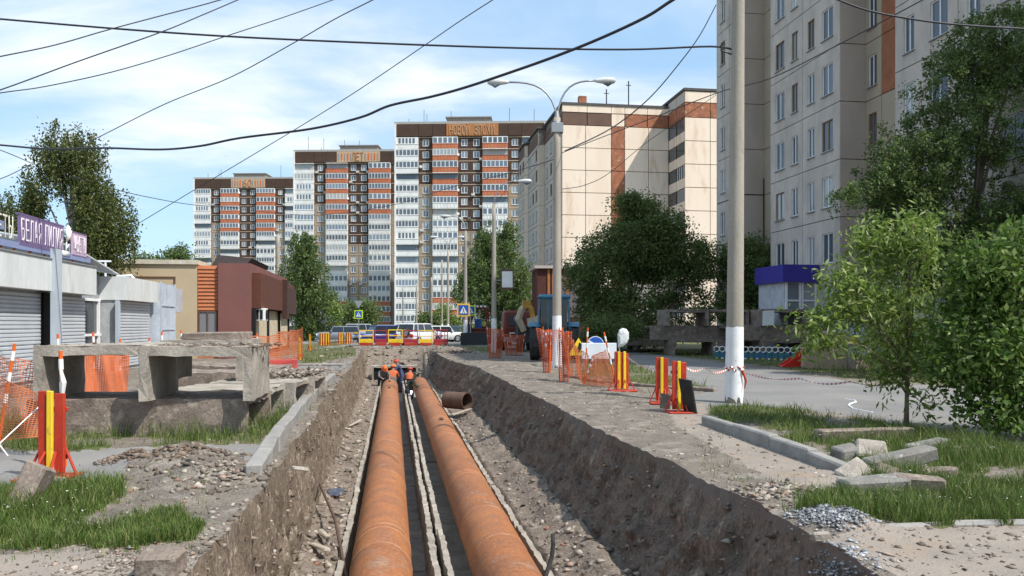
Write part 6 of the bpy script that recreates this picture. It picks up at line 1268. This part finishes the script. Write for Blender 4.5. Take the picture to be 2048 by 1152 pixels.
dr = paint('dark_red_cab', (.14, .028, .02), c3=(.06, .015, .012), s3=2)
lo = empty('red_lorry', (WX(1033, 49), 49, 0), .12, 'dark red lorry cab standing between the orange nets and the blue tractor', 'lorry')
mb = MB(); stack(mb, [ring(1.7, 1.75, .65, 0, r=.12), ring(1.75, 1.8, 1.35, 0, r=.15), ring(1.55, 1.66, 2.3, .05, r=.15), ring(1.3, 1.45, 2.42, .05, r=.2)]); mb.build('cab', dr, lo)
MB().box(-.58, .3, -.90, -.84, 1.5, 2.1).build('windscreen', car_glass, lo); MB().bbox(-.85, .85, -1.0, -.8, .55, .8).build('bumper', steel, lo); MB().box(-.55, .55, -.93, -.885, 1.02, 1.1).build('trim_bar', white, lo)
for x in (-.78, .78): wheel(lo, x, 0, .48, .28, rim=tdk); wheel(lo, x, 3.2, .48, .28, rim=tdk)
MB().bbox(-.9, .9, 1.2, 5, .8, 1.1).build('flatbed', tdk, lo)
exm = paint('digger_yellow', (.55, .30, .04), c3=(.35, .18, .04)); pale = paint('digger_pale', (.50, .42, .30))
ex = empty('yellow_digger', (WX(1052, 46), 46, 0), .1, 'yellow digger arm and bucket folded beside the blue tractor', 'digger')
MB().bbox(-.45, .5, .2, 1.8, .5, 1.5).build('body', tdk, ex); MB().tube([(-.1, .2, 1.2), (-.42, .1, 1.9), (-.25, 0, 2.45), (.05, 0, 2.75)], [.2, .22, .2, .14], 6).build('boom', pale, ex)
MB().tube([(.0, 0, 2.75), (.3, -.1, 2.45), (.42, -.2, 1.7)], [.2, .17, .12], 6).build('dipper_arm', exm, ex); MB().bbox(-.2, .25, -.2, .2, 2.5, 2.95).build('pivot', exm, ex)
MB().prism([(.05, 1.9), (.75, 2.1), (.8, 1.5), (.4, 1.25), (.1, 1.45)], -.3, .2).build('bucket', pale, ex)
for x in (-.35, .45): wheel(ex, x, .6, .45, .25, rim=tdk)
r2 = empty('dark_red_tractor', (WX(957, 64), 64, 0), -.1, 'dark red tractor with a row of white roof lamps behind the crossing signs', 'tractor')
for x in (-.8, .8): wheel(r2, x, 0, .8, .4, rim=dr)
f = MB()
for (x, y) in cor: f.tube([(x * 1.25, y, 1.2), (x * 1.05, y, 2.85)], .06, 6)
for z, k in ((1.22, 1.25), (2.84, 1.05)):
    for a, b in zip(cor, cor[1:] + cor[:1]): f.tube([(a[0] * k, a[1], z), (b[0] * k, b[1], z)], .06, 6)
f.build('cab_frame', dr, r2); MB().bbox(-.72, .72, -.55, 1, 2.88, 3.02).build('cab_roof', dr, r2); MB().bbox(-.75, .75, -.4, 1, .7, 1.2).build('lower_cab', dr, r2); MB().bbox(-.4, .4, 1, 2.8, .7, 1.4).build('bonnet', dr, r2)
for k in range(5): MB().bbox(-.68 + k * .3, -.5 + k * .3, -.66, -.56, 2.92, 3.06).build('roof_lamp', white, r2)
MB().bbox(-.3, .2, 0, .5, 1.2, 2.0).build('seat', mat('blue_seat', (.05, .10, .28)), r2)
dz = empty('dozer_blade', (WX(948, 59), 59, 0), -.1, 'dark steel blade and box standing before the dark red tractor', 'blade'); MB().bbox(-1.0, 1.0, -.1, .25, .05, .95, jit=.02).build('plate', tdk, dz); MB().bbox(-.8, -.6, .25, 1.4, .3, .5).build('push_arm', tdk, dz); MB().bbox(.6, .8, .25, 1.4, .3, .5).build('push_arm', tdk, dz)
# ------------------------------------------------------------------ people in the trench
skin = mat('skin', (.42, .25, .17), rough=.55, bump=0, fine=.04)
def person(X, Y, z, rz, label, J, jacket, trousers, helmet=None, vest=None, scale=1.0):
    """J: joints in metres, facing -y. pelvis, chest, neck, head, L/R elbow, hand, knee, foot, shoulders, hips"""
    r = empty('person', (X, Y, z), rz, label, 'person'); r.scale = (scale,) * 3
    names = ['pelvis', 'waist', 'chest', 'neck', 'head', 'crown', 'shL', 'elL', 'waL', 'haL', 'shR', 'elR', 'waR', 'haR', 'hpL', 'knL', 'anL', 'toL', 'hpR', 'knR', 'anR', 'toR']
    rad = [.15, .14, .165, .06, .095, .07, .075, .05, .038, .03, .075, .05, .038, .03, .10, .068, .048, .04, .10, .068, .048, .04]
    ed = [(0, 1), (1, 2), (2, 3), (3, 4), (4, 5), (2, 6), (6, 7), (7, 8), (8, 9), (2, 10), (10, 11), (11, 12), (12, 13), (0, 14), (14, 15), (15, 16), (16, 17), (0, 18), (18, 19), (19, 20), (20, 21)]
    pts = [J[k] for k in names]; me = bpy.data.meshes.new('body'); me.from_pydata(pts, ed, []); o = bpy.data.objects.new('body', me); link(o, None)
    md = o.modifiers.new('skin', 'SKIN'); md.use_smooth_shade = True
    for i, v in enumerate(me.skin_vertices[0].data): v.radius = (rad[i], rad[i] * (.75 if i < 3 else 1)); v.use_root = (i == 0)
    ss = o.modifiers.new('sub', 'SUBSURF'); ss.levels = 2; ss.render_levels = 2
    dg = bpy.context.evaluated_depsgraph_get(); dg.update(); m2 = bpy.data.meshes.new_from_object(o.evaluated_get(dg)); bpy.data.objects.remove(o)
    m2.name = 'body'; m2.materials.clear()
    for m in (jacket, trousers, skin, rubber): m2.materials.append(m)
    P_ = {k: Vector(J[k]) for k in names}
    seg = [('pelvis', 'waist', 1), ('waist', 'chest', 0), ('chest', 'neck', 0), ('neck', 'head', 2), ('head', 'crown', 2), ('chest', 'shL', 0), ('shL', 'elL', 0), ('elL', 'waL', 0), ('waL', 'haL', 2), ('chest', 'shR', 0), ('shR', 'elR', 0), ('elR', 'waR', 0), ('waR', 'haR', 2), ('pelvis', 'hpL', 1), ('hpL', 'knL', 1), ('knL', 'anL', 1), ('anL', 'toL', 3), ('pelvis', 'hpR', 1), ('hpR', 'knR', 1), ('knR', 'anR', 1), ('anR', 'toR', 3)]
    for p in m2.polygons:
        c = p.center; best = 9; bi = 0
        for a, b, mi in seg:
            A_, B_ = P_[a], P_[b]; u = max(0, min(1, (c - A_).dot(B_ - A_) / (B_ - A_).length_squared)); d = (c - A_.lerp(B_, u)).length
            if d < best: best, bi = d, mi
        p.material_index = bi; p.use_smooth = True
    o = bpy.data.objects.new('body', m2); link(o, r); H = P_['head'].lerp(P_['crown'], .5); up = (P_['crown'] - P_['neck']).normalized()
    if helmet:
        q = up.to_track_quat('Z', 'Y').to_matrix().to_4x4(); M = Matrix.Translation(H + up * .01) @ q; mb = MB(); n = 16; rg = []
        for a in (-.15, .15, .5, .9, 1.25): rg.append([M @ Vector((.125 * math.cos(a) * math.cos(2 * PI * j / n), .15 * math.cos(a) * math.sin(2 * PI * j / n), .13 * math.sin(a) + .01)) for j in range(n)])
        stack(mb, rg); stack(mb, [[M @ Vector((.15 * math.cos(2 * PI * j / n), (.19 if j > n / 2 else .165) * math.sin(2 * PI * j / n), -.012 + dz)) for j in range(n)] for dz in (0, .012)]); mb.build('helmet', helmet, r, smooth=True)
    if vest:
        mb = MB(); n = 14; A_, B_ = P_['waist'], P_['chest']; q = (B_ - A_).normalized().to_track_quat('Z', 'Y').to_matrix()
        C_ = B_ + (B_ - A_).normalized() * .12; rg = [[c + q @ Vector((rx * math.cos(2 * PI * j / n), ry * math.sin(2 * PI * j / n), 0)) for j in range(n)] for c, rx, ry in ((A_, .19, .15), (A_.lerp(B_, .5), .195, .155), (B_, .215, .16), (C_, .15, .12))]
        stack(mb, rg); mb.build('hi_vis_vest', vest, r, smooth=True)
    mb = MB(); hd = P_['head']; return r
def pose(bend=.3, knee=0.0, arms='down', hz=.92, turn=0):
    """bend: forward lean of the back, knee: how far squatted"""
    J = {}; hz = hz - .42 * knee; J['pelvis'] = (0, 0, hz); f = Vector((0, -math.sin(bend), math.cos(bend))); p = Vector(J['pelvis'])
    J['waist'] = tuple(p + f * .18); J['chest'] = tuple(p + f * .42); n = p + f * .56; J['neck'] = tuple(n); h = Vector((0, -math.sin(bend * .7 + .15), math.cos(bend * .7 + .15))); J['head'] = tuple(n + h * .10); J['crown'] = tuple(n + h * .21)
    c = p + f * .47
    for s, k in ((-1, 'L'), (1, 'R')):
        sh = c + Vector((s * .19, 0, 0)); J['sh' + k] = tuple(sh)
        if arms == 'down': e = sh + Vector((s * .06, -.05, -.28)); w_ = e + Vector((-s * .02, -.12, -.22))
        elif arms == 'work': e = sh + Vector((s * .08, -.14, -.22)); w_ = e + Vector((-s * .10, -.22, -.08))
        else: e = sh + Vector((s * .1, -.2, -.12)); w_ = e + Vector((-s * .12, -.2, .05))
        J['el' + k] = tuple(e); J['wa' + k] = tuple(w_); J['ha' + k] = tuple(w_ + (w_ - e).normalized() * .11)
        J['hp' + k] = (s * .10, 0, hz - .04); kz = .5 - .02 * knee; J['kn' + k] = (s * (.13 + .08 * knee), -.06 - .38 * knee, kz - .06 * knee); J['an' + k] = (s * (.14 + .05 * knee), .02 - .05 * knee, .09); J['to' + k] = (s * .15, -.15 - .05 * knee, .04)
    return J
cl_or = mat('orange_cloth', (.62, .15, .06), (.5, .12, .05), scale=8, bump=.2); cl_gr = mat('grey_cloth', (.19, .18, .18), (.14, .13, .13), scale=8, bump=.2); cl_bl = mat('blue_overall', (.07, .085, .17), (.05, .06, .12), scale=8, bump=.2); cl_gn = mat('dark_green_cloth', (.05, .055, .035), scale=8, bump=.2); cl_dk = mat('dark_navy_cloth', (.025, .028, .045), scale=8, bump=.2)
hel_o = paint('helmet_orange', (.70, .14, .03), rough=.35); hel_r = paint('helmet_red', (.55, .06, .03), rough=.35); hel_w = paint('helmet_black', (.03, .035, .03), rough=.3)
zf = -1.36
person(WX(762, 38.0), 38.0, -1.6, PI * .15, 'worker in grey jacket and orange helmet bending beside the left pipe end', pose(.95, .55, 'work'), cl_gr, cl_dk, hel_o)
person(WX(785, 39.2), 39.2, -1.9, PI, 'worker seen from behind with orange shoulders and pale orange helmet, above the left pipe end', pose(.3, .55, 'work'), cl_or, cl_gr, hel_o, None)
person(WX(805, 40.8), 40.8, -1.9, -PI * .5, 'worker in blue overalls stooping at the mouth between the two pipes', pose(.45, 0, 'work'), cl_bl, cl_bl, hel_r)
person(WX(819, 38.8), 38.8, -1.95, PI, 'worker in orange vest and red helmet at the end of the right pipe', pose(.45, .6, 'work'), cl_gr, cl_gn, hel_r, cl_or)
wd = person(WX(813, 33.6), 33.6, -1.86, PI * .55, 'welder in dark clothes and black mask crouching between the pipes', pose(.55, .55, 'work'), cl_gn, cl_dk, hel_w)
sp = empty('welding_torch', at(822, 785, 33.1), 0, 'bright welding spot beside the crouching welder', 'welding torch'); MB().tube([(0, 0, 0), (-.2, .15, .12)], .012, 6).build('electrode_holder', tdk, sp); MB().tube([(0, -.01, -.07), (.02, -.01, .07)], [.02, .045], 8).build('welding_arc', emis('welding_arc', (.8, .85, 1), 4), sp, smooth=True)
print('objects', len(bpy.data.objects), 'tris~', sum(len(m.polygons) * 2 for m in bpy.data.meshes))
